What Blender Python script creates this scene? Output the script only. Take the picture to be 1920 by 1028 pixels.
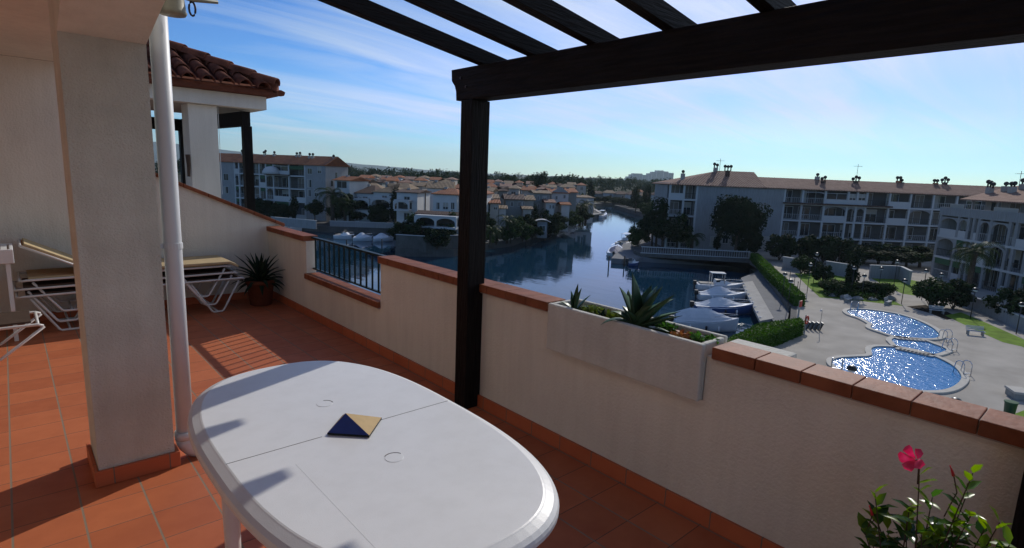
import bpy, math, random
from mathutils import Vector, Matrix
R = math.radians
sc = bpy.context.scene
for o in list(bpy.data.objects): bpy.data.objects.remove(o)

# ---------------------------------------------------------------- camera
FPX, PITCH, ROLL, YAW = 1055.0, R(10.0), R(2.27), R(42.0)
EYE = Vector((0, 0, 1.65))
fw = Vector((math.sin(YAW)*math.cos(PITCH), math.cos(YAW)*math.cos(PITCH), -math.sin(PITCH)))
r0 = Vector((math.cos(YAW), -math.sin(YAW), 0)); u0 = r0.cross(fw)
rt = r0*math.cos(ROLL) + u0*math.sin(ROLL); up = -r0*math.sin(ROLL) + u0*math.cos(ROLL)
cam = bpy.data.cameras.new('camera'); camo = bpy.data.objects.new('camera', cam)
sc.collection.objects.link(camo); sc.camera = camo
cam.sensor_width = 36; cam.lens = 36*FPX/1920; cam.clip_start = 0.05; cam.clip_end = 30000
camo.matrix_world = Matrix(((rt.x, up.x, -fw.x, EYE.x), (rt.y, up.y, -fw.y, EYE.y), (rt.z, up.z, -fw.z, EYE.z), (0, 0, 0, 1)))
sc.render.resolution_x, sc.render.resolution_y = 1024, 548

# ---------------------------------------------------------------- light
SUN_AZ, SUN_EL = R(20.2), R(32)          # azimuth from +X towards +Y
sd = Vector((math.cos(SUN_AZ)*math.cos(SUN_EL), math.sin(SUN_AZ)*math.cos(SUN_EL), math.sin(SUN_EL)))
sl = bpy.data.lights.new('sun', 'SUN'); sl.energy = 2.8; sl.angle = R(0.5); sl.color = (1, .955, .89)
so = bpy.data.objects.new('sun', sl); sc.collection.objects.link(so)
so.rotation_euler = (-sd).to_track_quat('-Z', 'Y').to_euler(); so.location = sd*30
w = bpy.data.worlds.new('World'); sc.world = w; w.use_nodes = True
nt = w.node_tree; N = nt.nodes; LK = nt.links; bg = N['Background']
sky = N.new('ShaderNodeTexSky'); sky.sky_type = 'NISHITA'; sky.sun_disc = False
sky.sun_elevation = SUN_EL; sky.sun_rotation = math.pi/2 - SUN_AZ
sky.air_density = 1.0; sky.dust_density = 0.08; sky.ozone_density = 3.5; sky.altitude = 10
tc = N.new('ShaderNodeTexCoord')
# thin cirrus: noise stretched in the plane of a high cloud sheet
sp = N.new('ShaderNodeSeparateXYZ'); LK.new(tc.outputs['Generated'], sp.inputs[0])
mz = N.new('ShaderNodeMath'); mz.operation = 'MAXIMUM'; mz.inputs[1].default_value = 0.04; LK.new(sp.outputs[2], mz.inputs[0])
ad = N.new('ShaderNodeMath'); ad.operation = 'ADD'; ad.inputs[1].default_value = 0.10; LK.new(mz.outputs[0], ad.inputs[0])
dx = N.new('ShaderNodeMath'); dx.operation = 'DIVIDE'; LK.new(sp.outputs[0], dx.inputs[0]); LK.new(ad.outputs[0], dx.inputs[1])
dy = N.new('ShaderNodeMath'); dy.operation = 'DIVIDE'; LK.new(sp.outputs[1], dy.inputs[0]); LK.new(ad.outputs[0], dy.inputs[1])
cb = N.new('ShaderNodeCombineXYZ'); LK.new(dx.outputs[0], cb.inputs[0]); LK.new(dy.outputs[0], cb.inputs[1])
mp = N.new('ShaderNodeMapping'); mp.inputs['Rotation'].default_value = (0, 0, R(38)); mp.inputs['Scale'].default_value = (.28, 1.7, 1); LK.new(cb.outputs[0], mp.inputs[0])
n1 = N.new('ShaderNodeTexNoise'); n1.inputs['Scale'].default_value = 1.1; n1.inputs['Detail'].default_value = 10; n1.inputs['Roughness'].default_value = .6; n1.inputs['Distortion'].default_value = .9; LK.new(mp.outputs[0], n1.inputs['Vector'])
mp2 = N.new('ShaderNodeMapping'); mp2.inputs['Location'].default_value = (3.1, 1.2, 0); mp2.inputs['Scale'].default_value = (.3, .3, 1); LK.new(cb.outputs[0], mp2.inputs[0])
n2 = N.new('ShaderNodeTexNoise'); n2.inputs['Scale'].default_value = .9; n2.inputs['Detail'].default_value = 3; LK.new(mp2.outputs[0], n2.inputs['Vector'])
ml = N.new('ShaderNodeMath'); ml.operation = 'MULTIPLY'; LK.new(n1.outputs[0], ml.inputs[0]); LK.new(n2.outputs[0], ml.inputs[1])
cr = N.new('ShaderNodeMapRange'); vx = N.new('ShaderNodeMapRange'); vx.inputs['From Min'].default_value = .1; vx.inputs['From Max'].default_value = .95; vx.inputs['To Max'].default_value = .20; LK.new(sp.outputs[0], vx.inputs[0])
m3 = N.new('ShaderNodeMath'); m3.operation = 'ADD'; LK.new(ml.outputs[0], m3.inputs[0]); LK.new(vx.outputs[0], m3.inputs[1])
cr.inputs['From Min'].default_value = .245; cr.inputs['From Max'].default_value = .50; cr.inputs['To Max'].default_value = .9; LK.new(m3.outputs[0], cr.inputs[0])
mx = N.new('ShaderNodeMix'); mx.data_type = 'RGBA'; mx.blend_type = 'LIGHTEN'; LK.new(cr.outputs[0], mx.inputs['Factor']); 
tn_ = N.new('ShaderNodeMix'); tn_.data_type = 'RGBA'; tn_.blend_type = 'MULTIPLY'; tn_.inputs['Factor'].default_value = 1; gm = N.new('ShaderNodeGamma'); gm.inputs[1].default_value = 1.38; LK.new(sky.outputs[0], gm.inputs[0]); LK.new(gm.outputs[0], tn_.inputs['A']); tn_.inputs['B'].default_value = (.56, .84, 1.14, 1)
LK.new(tn_.outputs['Result'], mx.inputs['A']); mx.inputs['B'].default_value = (14.5, 16.2, 17.2, 1)
LK.new(mx.outputs['Result'], bg.inputs[0]); bg.inputs[1].default_value = 0.050
sc.view_settings.view_transform = 'Standard'; sc.view_settings.look = 'None'; sc.view_settings.exposure = 0.0; sc.view_settings.gamma = 1
sc.render.engine = 'CYCLES'
sc.cycles.max_bounces = 6; sc.cycles.diffuse_bounces = 3; sc.cycles.sample_clamp_indirect = 4

# ---------------------------------------------------------------- helpers
G, W = -9.35, -10.6                       # garden ground and canal water
def ray(px, py): return fw*FPX + rt*(px-960) - up*(py-514)
def at(px, py, z):                        # photo point -> point on the level z
    d = ray(px, py); return EYE + d*((z-EYE.z)/d.z)
def onx(px, py, X):
    d = ray(px, py); return EYE + d*((X-EYE.x)/d.x)
def ony(px, py, Y):
    d = ray(px, py); return EYE + d*((Y-EYE.y)/d.y)
def hor(px): return 514 + (fw.z*FPX + rt.z*(px-960))/up.z
def dp(px, k, py=None):                   # direction of a photo column, k metres deep
    d = ray(px, hor(px) if py is None else py); return EYE + d*(k/FPX)

class MB:
    def __init__(s): s.v = []; s.f = []
    def add(s, vs, fs):
        n = len(s.v); s.v += [tuple(p) for p in vs]; s.f += [tuple(i+n for i in f) for f in fs]; return s
    def box(s, x0, x1, y0, y1, z0, z1, m=None):
        vs = [Vector(p) for p in ((x0,y0,z0),(x1,y0,z0),(x1,y1,z0),(x0,y1,z0),(x0,y0,z1),(x1,y0,z1),(x1,y1,z1),(x0,y1,z1))]
        if m: vs = [m @ p for p in vs]
        return s.add(vs, [(0,3,2,1),(4,5,6,7),(0,1,5,4),(1,2,6,5),(2,3,7,6),(3,0,4,7)])
    def prism(s, poly, z0, z1):           # poly counter-clockwise in xy
        n = len(poly); vs = [(p[0],p[1],z0) for p in poly]+[(p[0],p[1],z1) for p in poly]
        return s.add(vs, [tuple(range(n-1,-1,-1)), tuple(range(n,2*n))]+[(i,(i+1)%n,n+(i+1)%n,n+i) for i in range(n)])
    def slab(s, poly, y0, y1):            # polygon in xz, extruded in y
        n = len(poly); vs = [(p[0],y0,p[1]) for p in poly]+[(p[0],y1,p[1]) for p in poly]
        return s.add(vs, [tuple(range(n)), tuple(range(2*n-1,n-1,-1))]+[(i,n+i,n+(i+1)%n,(i+1)%n) for i in range(n)])
    def slabx(s, poly, x0, x1):           # polygon in yz, extruded in x
        n = len(poly); vs = [(x0,p[0],p[1]) for p in poly]+[(x1,p[0],p[1]) for p in poly]
        return s.add(vs, [tuple(range(n-1,-1,-1)), tuple(range(n,2*n))]+[(i,(i+1)%n,n+(i+1)%n,n+i) for i in range(n)])
    def tube(s, pts, r, n=8, closed=False, r1=None, flat=1.0):
        pts = [Vector(p) for p in pts]; m = len(pts); rings = []
        for i, p in enumerate(pts):
            if closed: t = pts[(i+1)%m]-pts[i-1]
            else: t = pts[min(i+1,m-1)]-pts[max(i-1,0)]
            t.normalize(); a = Vector((0,0,1)) if abs(t.z) < .9 else Vector((1,0,0))
            e1 = t.cross(a).normalized(); e2 = t.cross(e1)
            rr = r if r1 is None else r+(r1-r)*i/max(1,m-1)
            rings.append([p+(e1*math.cos(2*math.pi*k/n)+e2*math.sin(2*math.pi*k/n)*flat)*rr for k in range(n)])
        vs = [q for g in rings for q in g]; fs = []
        for i in range(m if closed else m-1):
            j = (i+1)%m
            for k in range(n): fs.append((i*n+k, i*n+(k+1)%n, j*n+(k+1)%n, j*n+k))
        if not closed: fs += [tuple(range(n-1,-1,-1)), tuple((m-1)*n+k for k in range(n))]
        return s.add(vs, fs)
    def lathe(s, prof, c=(0,0,0), n=16):  # prof: (r, z)
        vs = []; 
        for r, z in prof:
            for k in range(n): vs.append((c[0]+r*math.cos(2*math.pi*k/n), c[1]+r*math.sin(2*math.pi*k/n), c[2]+z))
        fs = []
        for i in range(len(prof)-1):
            for k in range(n): fs.append((i*n+k, i*n+(k+1)%n, (i+1)*n+(k+1)%n, (i+1)*n+k))
        fs += [tuple(range(n-1,-1,-1)), tuple((len(prof)-1)*n+k for k in range(n))]
        return s.add(vs, fs)
    def build(s, name, mat, parent=None, smooth=False, bevel=0):
        me = bpy.data.meshes.new(name); me.from_pydata(s.v, [], s.f); me.validate(); me.update()
        if smooth:
            for p in me.polygons: p.use_smooth = True
        me.materials.append(mat)
        o = bpy.data.objects.new(name, me); sc.collection.objects.link(o)
        if parent: o.parent = parent
        if bevel:
            b = o.modifiers.new('bevel', 'BEVEL'); b.width = bevel; b.segments = 2; b.limit_method = 'ANGLE'
        return o
def tag(o, label, cat, group=None, kind=None):
    if label: o['label'] = label
    if cat: o['category'] = cat
    if group: o['group'] = group
    if kind: o['kind'] = kind
    return o
def thing(name, label, cat, loc=(0,0,0), rz=0, group=None, s=1):
    o = bpy.data.objects.new(name, None); sc.collection.objects.link(o); o.empty_display_size = .2
    o.location = loc; o.rotation_euler = (0,0,rz); o.scale = (s,s,s) if not hasattr(s, '__len__') else s
    return tag(o, label, cat, group)
def struct(o): o['kind'] = 'structure'; return o
def copy_tree(o, parent=None):
    c = o.copy(); sc.collection.objects.link(c); c.parent = parent
    for ch in list(o.children): copy_tree(ch, c)
    return c
def smooth_loop(pts, k=5):
    out = []; n = len(pts)
    for i in range(n):
        p0, p1, p2, p3 = [Vector(pts[(i+j)%n]) for j in (-1,0,1,2)]
        for t in [q/k for q in range(k)]:
            out.append(.5*((2*p1)+(p2-p0)*t+(2*p0-5*p1+4*p2-p3)*t*t+(3*p1-p0-3*p2+p3)*t*t*t))
    return out

# ---------------------------------------------------------------- materials
def mat(name, col, rough=.8, spec=.3, metal=0, noise=0, nscale=3.0, bump=0, bscale=40.0, col2=None, trans=0, detail=5, stretch=None):
    m = bpy.data.materials.new(name); m.use_nodes = True; t = m.node_tree; n = t.nodes; l = t.links; b = n['Principled BSDF']
    b.inputs['Base Color'].default_value = (*col, 1); b.inputs['Roughness'].default_value = rough
    b.inputs['Specular IOR Level'].default_value = spec; b.inputs['Metallic'].default_value = metal
    if noise or bump:
        c = n.new('ShaderNodeTexCoord'); src = c.outputs['Object']
        if stretch:
            mm = n.new('ShaderNodeMapping'); mm.inputs['Scale'].default_value = stretch; l.new(src, mm.inputs[0]); src = mm.outputs[0]
    if noise:
        x = n.new('ShaderNodeTexNoise'); x.inputs['Scale'].default_value = nscale; x.inputs['Detail'].default_value = detail; l.new(src, x.inputs['Vector'])
        mr = n.new('ShaderNodeMapRange'); mr.inputs['From Min'].default_value = .3; mr.inputs['From Max'].default_value = .7; l.new(x.outputs[0], mr.inputs[0])
        c2 = col2 or tuple(v*(1-noise) for v in col)
        mi = n.new('ShaderNodeMix'); mi.data_type = 'RGBA'; l.new(mr.outputs[0], mi.inputs['Factor'])
        mi.inputs['A'].default_value = (*c2, 1); mi.inputs['B'].default_value = (*col, 1); l.new(mi.outputs['Result'], b.inputs['Base Color'])
    if bump:
        y = n.new('ShaderNodeTexNoise'); y.inputs['Scale'].default_value = bscale; y.inputs['Detail'].default_value = 4; l.new(src, y.inputs['Vector'])
        bu = n.new('ShaderNodeBump'); bu.inputs['Strength'].default_value = bump; bu.inputs['Distance'].default_value = .02; l.new(y.outputs[0], bu.inputs['Height']); l.new(bu.outputs[0], b.inputs['Normal'])
    return m
def leafmat(name, c1, c2, nscale=1.5, rough=.5, tr=.35):
    m = mat(name, c1, rough, .35 if rough < .45 else .06, noise=1, nscale=nscale, col2=c2)
    t = m.node_tree; n = t.nodes; l = t.links; b = n['Principled BSDF']; out = n['Material Output']
    tl = n.new('ShaderNodeBsdfTranslucent'); ms = n.new('ShaderNodeMixShader'); ms.inputs[0].default_value = tr
    src = [k for k in l if k.to_node == b and k.to_socket.name == 'Base Color'][0].from_socket
    hs = n.new('ShaderNodeHueSaturation'); hs.inputs['Value'].default_value = 1.5; hs.inputs['Saturation'].default_value = 1.15; l.new(src, hs.inputs['Color']); l.new(hs.outputs[0], tl.inputs[0])
    l.new(b.outputs[0], ms.inputs[1]); l.new(tl.outputs[0], ms.inputs[2]); l.new(ms.outputs[0], out.inputs[0])
    return m
def math_node(t, op, a, b=None):
    x = t.nodes.new('ShaderNodeMath'); x.operation = op
    for i, v in enumerate((a, b)):
        if v is None: continue
        if isinstance(v, (int, float)): x.inputs[i].default_value = v
        else: t.links.new(v, x.inputs[i])
    return x.outputs[0]
def tilemat(name, col, col2, sx, sy, ox, oy, grout, gcol, axis='xy', rough=.5, spec=.35):
    m = bpy.data.materials.new(name); m.use_nodes = True; t = m.node_tree; n = t.nodes; l = t.links; b = n['Principled BSDF']
    c = n.new('ShaderNodeTexCoord'); s = n.new('ShaderNodeSeparateXYZ'); l.new(c.outputs['Object'], s.inputs[0])
    X = s.outputs['XYZ'.index(axis[0].upper())]; Y = s.outputs['XYZ'.index(axis[1].upper())]
    u = math_node(t, 'DIVIDE', math_node(t, 'SUBTRACT', X, ox), sx); v = math_node(t, 'DIVIDE', math_node(t, 'SUBTRACT', Y, oy), sy)
    fu = math_node(t, 'FLOOR', u); fv = math_node(t, 'FLOOR', v)
    du = math_node(t, 'ABSOLUTE', math_node(t, 'SUBTRACT', math_node(t, 'SUBTRACT', u, fu), .5)); dv = math_node(t, 'ABSOLUTE', math_node(t, 'SUBTRACT', math_node(t, 'SUBTRACT', v, fv), .5))
    gu = math_node(t, 'GREATER_THAN', du, .5-grout/sx); gv = math_node(t, 'GREATER_THAN', dv, .5-grout*.5/sy)
    g = math_node(t, 'MAXIMUM', gu, gv)
    cc = n.new('ShaderNodeCombineXYZ'); l.new(fu, cc.inputs[0]); l.new(fv, cc.inputs[1])
    wn = n.new('ShaderNodeTexWhiteNoise'); wn.noise_dimensions = '2D'; l.new(cc.outputs[0], wn.inputs['Vector'])
    nz = n.new('ShaderNodeTexNoise'); nz.inputs['Scale'].default_value = 7; nz.inputs['Detail'].default_value = 8; l.new(c.outputs['Object'], nz.inputs['Vector'])
    fa = math_node(t, 'ADD', math_node(t, 'MULTIPLY', wn.outputs[0], .38), math_node(t, 'MULTIPLY', nz.outputs[0], .75))
    mi = n.new('ShaderNodeMix'); mi.data_type = 'RGBA'; l.new(fa, mi.inputs['Factor']); mi.inputs['A'].default_value = (*col, 1); mi.inputs['B'].default_value = (*col2, 1)
    m0 = n.new('ShaderNodeMix'); m0.data_type = 'RGBA'; l.new(gv, m0.inputs['Factor']); l.new(mi.outputs['Result'], m0.inputs['A']); m0.inputs['B'].default_value = (*[q*.45 for q in gcol], 1)
    m2 = n.new('ShaderNodeMix'); m2.data_type = 'RGBA'; l.new(gu, m2.inputs['Factor']); l.new(m0.outputs['Result'], m2.inputs['A']); m2.inputs['B'].default_value = (*gcol, 1)
    l.new(m2.outputs['Result'], b.inputs['Base Color']); b.inputs['Specular IOR Level'].default_value = spec
    l.new(math_node(t, 'ADD', math_node(t, 'MULTIPLY', g, .4), math_node(t, 'ADD', math_node(t, 'MULTIPLY', nz.outputs[0], .25), rough-.1)), b.inputs['Roughness'])
    bu = n.new('ShaderNodeBump'); bu.inputs['Strength'].default_value = .5; bu.inputs['Distance'].default_value = .004
    l.new(math_node(t, 'SUBTRACT', math_node(t, 'MULTIPLY', nz.outputs[0], .5), g), bu.inputs['Height']); l.new(bu.outputs[0], b.inputs['Normal'])
    return m
def roofmat(name, col, col2, period=.27):          # rows of curved tiles running down the slope (local y)
    m = mat(name, col, .85, .2, noise=1, nscale=1.2, col2=col2); t = m.node_tree; n = t.nodes; l = t.links; b = n['Principled BSDF']
    c = n.new('ShaderNodeTexCoord'); s = n.new('ShaderNodeSeparateXYZ'); l.new(c.outputs['Object'], s.inputs[0])
    h = math_node(t, 'SINE', math_node(t, 'MULTIPLY', s.outputs[0], 2*math.pi/period))
    st = math_node(t, 'FRACT', math_node(t, 'MULTIPLY', s.outputs[1], 2.6))
    src = [k for k in l if k.to_node == b and k.to_socket.name == 'Base Color'][0].from_socket
    mr = n.new('ShaderNodeMapRange'); mr.inputs['From Min'].default_value = -1; mr.inputs['To Min'].default_value = .45; mr.inputs['To Max'].default_value = 1.1; l.new(h, mr.inputs[0])
    mu = n.new('ShaderNodeMix'); mu.data_type = 'RGBA'; mu.blend_type = 'MULTIPLY'; mu.inputs['Factor'].default_value = 1; l.new(src, mu.inputs['A']); l.new(mr.outputs[0], mu.inputs['B']); l.new(mu.outputs['Result'], b.inputs['Base Color'])
    bu = n.new('ShaderNodeBump'); bu.inputs['Strength'].default_value = .9; bu.inputs['Distance'].default_value = .08; l.new(math_node(t, 'ADD', h, math_node(t, 'MULTIPLY', st, .3)), bu.inputs['Height']); l.new(bu.outputs[0], b.inputs['Normal'])
    return m
def watermat(name, col, rough, sc1, sc2, strength, stretch, dist=.1):
    m = bpy.data.materials.new(name); m.use_nodes = True; t = m.node_tree; n = t.nodes; l = t.links; b = n['Principled BSDF']
    b.inputs['Base Color'].default_value = (*col, 1); b.inputs['Roughness'].default_value = rough; b.inputs['IOR'].default_value = 1.33; b.inputs['Specular IOR Level'].default_value = .5
    c = n.new('ShaderNodeTexCoord'); mm = n.new('ShaderNodeMapping'); mm.inputs['Scale'].default_value = stretch; mm.inputs['Rotation'].default_value = (0,0,R(-40)); l.new(c.outputs['Object'], mm.inputs[0])
    a = n.new('ShaderNodeTexNoise'); a.inputs['Scale'].default_value = sc1; a.inputs['Detail'].default_value = 3; l.new(mm.outputs[0], a.inputs['Vector'])
    e = n.new('ShaderNodeTexNoise'); e.inputs['Scale'].default_value = sc2; e.inputs['Detail'].default_value = 2; l.new(mm.outputs[0], e.inputs['Vector'])
    h = math_node(t, 'ADD', a.outputs[0], math_node(t, 'MULTIPLY', e.outputs[0], .35))
    bu = n.new('ShaderNodeBump'); bu.inputs['Strength'].default_value = strength; bu.inputs['Distance'].default_value = dist; l.new(h, bu.inputs['Height']); l.new(bu.outputs[0], b.inputs['Normal'])
    return m
def streaks(m, amount, zs=.35):
    t = m.node_tree; n = t.nodes; l = t.links; b = n['Principled BSDF']
    src = [k for k in l if k.to_node == b and k.to_socket.name == 'Base Color'][0].from_socket
    c = n.new('ShaderNodeTexCoord'); mm = n.new('ShaderNodeMapping'); mm.inputs['Scale'].default_value = (5,5,zs); l.new(c.outputs['Object'], mm.inputs[0])
    x = n.new('ShaderNodeTexNoise'); x.inputs['Scale'].default_value = 2.2; x.inputs['Detail'].default_value = 7; x.inputs['Roughness'].default_value = .65; l.new(mm.outputs[0], x.inputs['Vector'])
    mr = n.new('ShaderNodeMapRange'); mr.inputs['From Min'].default_value = .42; mr.inputs['From Max'].default_value = .72; mr.inputs['To Min'].default_value = 0; mr.inputs['To Max'].default_value = amount; l.new(x.outputs[0], mr.inputs[0])
    mi = n.new('ShaderNodeMix'); mi.data_type = 'RGBA'; mi.blend_type = 'MULTIPLY'; l.new(mr.outputs[0], mi.inputs['Factor']); l.new(src, mi.inputs['A']); mi.inputs['B'].default_value = (.45,.42,.36,1); l.new(mi.outputs['Result'], b.inputs['Base Color'])
M = {}
M['stucco'] = mat('stucco', (.82,.765,.655), .9, .1, noise=.13, nscale=1.6, bump=.35, bscale=75, detail=9)
M['stucco_rough'] = mat('stucco_rough', (.80,.775,.67), .95, .1, noise=.2, nscale=2.2, bump=.6, bscale=110, detail=9, stretch=(1,1,1.6))
streaks(M['stucco'], .16, .5); streaks(M['stucco_rough'], .2, .9)
M['planter'] = mat('planter_concrete', (.70,.675,.60), .9, .15, noise=.12, nscale=4, bump=.3, bscale=60)
M['floor'] = tilemat('floor_tile', (.64,.195,.078), (.40,.105,.042), .25, .2425, .14, 2.67, .0042, (.27,.205,.145))
M['skirt'] = tilemat('skirting_tile', (.60,.17,.07), (.45,.11,.045), .25, .25, .14, 2.67, .003, (.2,.15,.11), axis='xy')
M['skirty'] = tilemat('skirting_tile_wall', (.60,.17,.07), (.45,.11,.045), .25, .5, 2.67, -.1, .003, (.2,.15,.11), axis='yz')
M['coping'] = mat('coping_tile', (.31,.105,.05), .6, .12, noise=.4, nscale=9, bump=.15, bscale=30)
M['grout'] = mat('grout', (.45,.38,.32), .95)
M['pipe'] = mat('pipe_paint', (.76,.75,.74), .45, .4, noise=.08, nscale=6)
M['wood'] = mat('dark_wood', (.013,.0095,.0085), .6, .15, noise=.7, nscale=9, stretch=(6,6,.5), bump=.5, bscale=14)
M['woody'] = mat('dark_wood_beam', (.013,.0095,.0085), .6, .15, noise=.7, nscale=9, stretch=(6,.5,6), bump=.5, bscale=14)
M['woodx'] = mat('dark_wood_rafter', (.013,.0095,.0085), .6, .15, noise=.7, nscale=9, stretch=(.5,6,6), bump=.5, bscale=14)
M['curtain'] = mat('curtain', (.40,.37,.32), .9)
M['rope'] = mat('mooring_rope', (.45,.42,.36), .9)
M['plastic'] = mat('white_plastic', (.80,.79,.765), .38, .4, noise=.05, nscale=2.2, bump=.05, bscale=300)
M['seam'] = mat('dark_seam', (.12,.11,.10), .9)
M['blue'] = mat('blue_glaze', (.02,.06,.26), .35, .5, noise=.2, nscale=30)
M['tan'] = mat('tan_glaze', (.50,.33,.13), .6, .25, noise=.15, nscale=30)
M['black'] = mat('black_base', (.01,.012,.012), .5)
M['tubew'] = mat('white_tube', (.72,.70,.66), .35, .5, noise=.1, nscale=10)
M['canvas'] = mat('beige_canvas', (.55,.42,.24), .9, .1, noise=.15, nscale=12, bump=.2, bscale=120)
M['orange'] = mat('orange_trim', (.70,.26,.05), .8, .2)
M['olive'] = mat('dark_canvas', (.09,.06,.045), .9, .1, noise=.2, nscale=12)
M['iron'] = mat('green_iron', (.006,.016,.013), .45, .25, noise=.2, nscale=14)
M['terracotta'] = mat('terracotta', (.17,.055,.03), .85, .2, noise=.2, nscale=10, bump=.2)
M['soil'] = mat('soil', (.05,.038,.025), 1, .1, noise=.5, nscale=30, bump=1, bscale=60)
M['agave'] = leafmat('agave_leaf', (.075,.14,.06), (.035,.085,.045), 9, .4, .12)
M['agaved'] = leafmat('agave_dark_leaf', (.03,.06,.035), (.015,.032,.02), 9, .45, .1)
M['succ'] = leafmat('succulent', (.20,.24,.05), (.10,.15,.03), 20, .5, .2)
M['succr'] = leafmat('red_succulent', (.45,.13,.07), (.2,.14,.05), 20, .5, .2)
M['leaf'] = leafmat('glossy_leaf', (.07,.16,.03), (.03,.075,.02), 9, .22, .4)
M['leafy'] = leafmat('young_leaf', (.22,.32,.03), (.10,.20,.02), 9, .3, .45)
M['petal'] = leafmat('pink_petal', (.88,.15,.27), (.68,.06,.13), 45, .6, .25)
M['bud'] = mat('red_bud', (.5,.03,.04), .5)
M['stem'] = mat('woody_stem', (.07,.05,.03), .8)
M['brass'] = mat('weathered_fitting', (.36,.33,.24), .5, .4, noise=.4, nscale=20)
M['chain'] = mat('dark_chain', (.05,.04,.05), .4, .5, metal=.6)
streaks(M['planter'], .2)
# far setting
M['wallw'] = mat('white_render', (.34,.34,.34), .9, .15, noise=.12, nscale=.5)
M['wallc'] = mat('cream_render', (.46,.42,.36), .9, .15, noise=.14, nscale=.5)
M['wallg'] = mat('grey_green_render', (.27,.28,.26), .9, .15, noise=.14, nscale=.5)
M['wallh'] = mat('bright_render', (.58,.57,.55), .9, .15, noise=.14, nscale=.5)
M['trim'] = mat('white_trim', (.50,.50,.49), .8, .2)
M['glass'] = mat('window_glass', (.02,.028,.032), .12, .5)
M['shutter'] = mat('shutter', (.20,.17,.14), .7)
M['awning'] = mat('green_awning', (.04,.10,.05), .8)
M['inner'] = mat('loggia_shade', (.12,.115,.11), .9, noise=.3, nscale=.6)  # dark tone puts the shade of the balcony recesses into the colour
M['roof1'] = roofmat('roof_pinkish', (.50,.30,.22), (.36,.20,.14))
M['roof2'] = roofmat('roof_orange', (.55,.22,.10), (.38,.14,.07))
M['roof3'] = roofmat('roof_tan', (.46,.33,.21), (.30,.21,.13))
M['roof4'] = roofmat('roof_dark', (.20,.12,.09), (.12,.075,.06))
M['cowl'] = mat('dark_cowl', (.03,.03,.03), .6)
M['tree'] = leafmat('tree_leaf', (.026,.045,.017), (.012,.023,.010), .8, .8, .2)
M['treeb'] = leafmat('bush_leaf', (.038,.072,.020), (.018,.034,.012), .9, .8, .2)
M['pine'] = leafmat('pine_needles', (.020,.034,.014), (.010,.019,.009), .8, .85, .1)
M['palm'] = leafmat('palm_frond', (.05,.075,.025), (.025,.042,.016), 1.2, .5, .25)
M['trunk'] = mat('bark', (.10,.075,.055), .9, .1, noise=.4, nscale=6, bump=.6, bscale=12)
M['hedge'] = leafmat('hedge_leaf', (.07,.14,.022), (.035,.08,.015), 2, .6, .3)
M['lawn'] = mat('lawn_grass', (.19,.31,.035), .95, .1, noise=.45, nscale=1.2, bump=.5, bscale=30)
M['deck'] = mat('pale_paving', (.46,.42,.36), .9, .15, noise=.22, nscale=.5, bump=.3, bscale=6, detail=12, col2=(.33,.30,.255))
M['copingp'] = mat('pool_coping', (.52,.49,.43), .8, .2, noise=.15, nscale=1.5)
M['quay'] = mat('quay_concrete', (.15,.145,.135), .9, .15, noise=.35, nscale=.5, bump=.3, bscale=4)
M['earth'] = mat('dry_earth', (.10,.095,.06), 1, .05, noise=.5, nscale=.03)
M['rampm'] = mat('grey_paving', (.22,.22,.22), .9, .15, noise=.2, nscale=.7)
M['dock'] = mat('dock_boards', (.44,.42,.38), .9, .15, noise=.2, nscale=1.5)
M['gel'] = mat('gelcoat', (.78,.78,.78), .25, .5, noise=.04, nscale=2)
M['cover'] = mat('boat_cover', (.74,.75,.76), .8, .2, noise=.12, nscale=1.2, bump=.8, bscale=3)
M['coverb'] = mat('blue_boat_cover', (.02,.04,.13), .7, .2, noise=.2, nscale=2, bump=.6, bscale=3)
M['hullb'] = mat('blue_hull', (.05,.10,.25), .35, .5)
M['hulld'] = mat('dark_antifouling', (.02,.02,.03), .5)
M['steel'] = mat('stainless_steel', (.55,.56,.58), .25, .5, metal=.9)
M['lampd'] = mat('lamp_cap', (.015,.015,.015), .35, .5)
M['lampg'] = mat('opal_globe', (.75,.75,.72), .3, .5)
M['red'] = mat('red_paint', (.5,.05,.03), .5)
M['bin'] = mat('green_bin', (.01,.06,.03), .4, .5)
M['rock'] = mat('garden_rock', (.35,.34,.31), .9, .1, noise=.3, nscale=3, bump=.5, bscale=5)
M['hill'] = mat('hill_scrub', (.05,.07,.05), 1, 0, noise=.5, nscale=.002)
M['tower'] = mat('tower_render', (.42,.42,.42), .9, .1, noise=.15, nscale=.02)
M['pool'] = watermat('pool_water', (.006,.20,.52), .13, 2.4, 7, 1.0, (1.35,1,1), .052)
M['poolfar'] = watermat('pool_water_far', (.006,.20,.52), .14, 2.4, 7, 1.0, (1.35,1,1), .060)
M['water'] = watermat('canal_water', (.007,.034,.066), .03, .5, 2.2, .30, (1.5,.45,1), .045)

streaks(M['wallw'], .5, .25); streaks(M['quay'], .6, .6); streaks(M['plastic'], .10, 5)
USE_HAZE = True

# ---------------------------------------------------------------- the terrace
TOP = .90
struct(MB().box(-2.2, 2.42, -2.5, 7.3, -.2, 0).build('terrace_floor', M['floor']))
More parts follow.
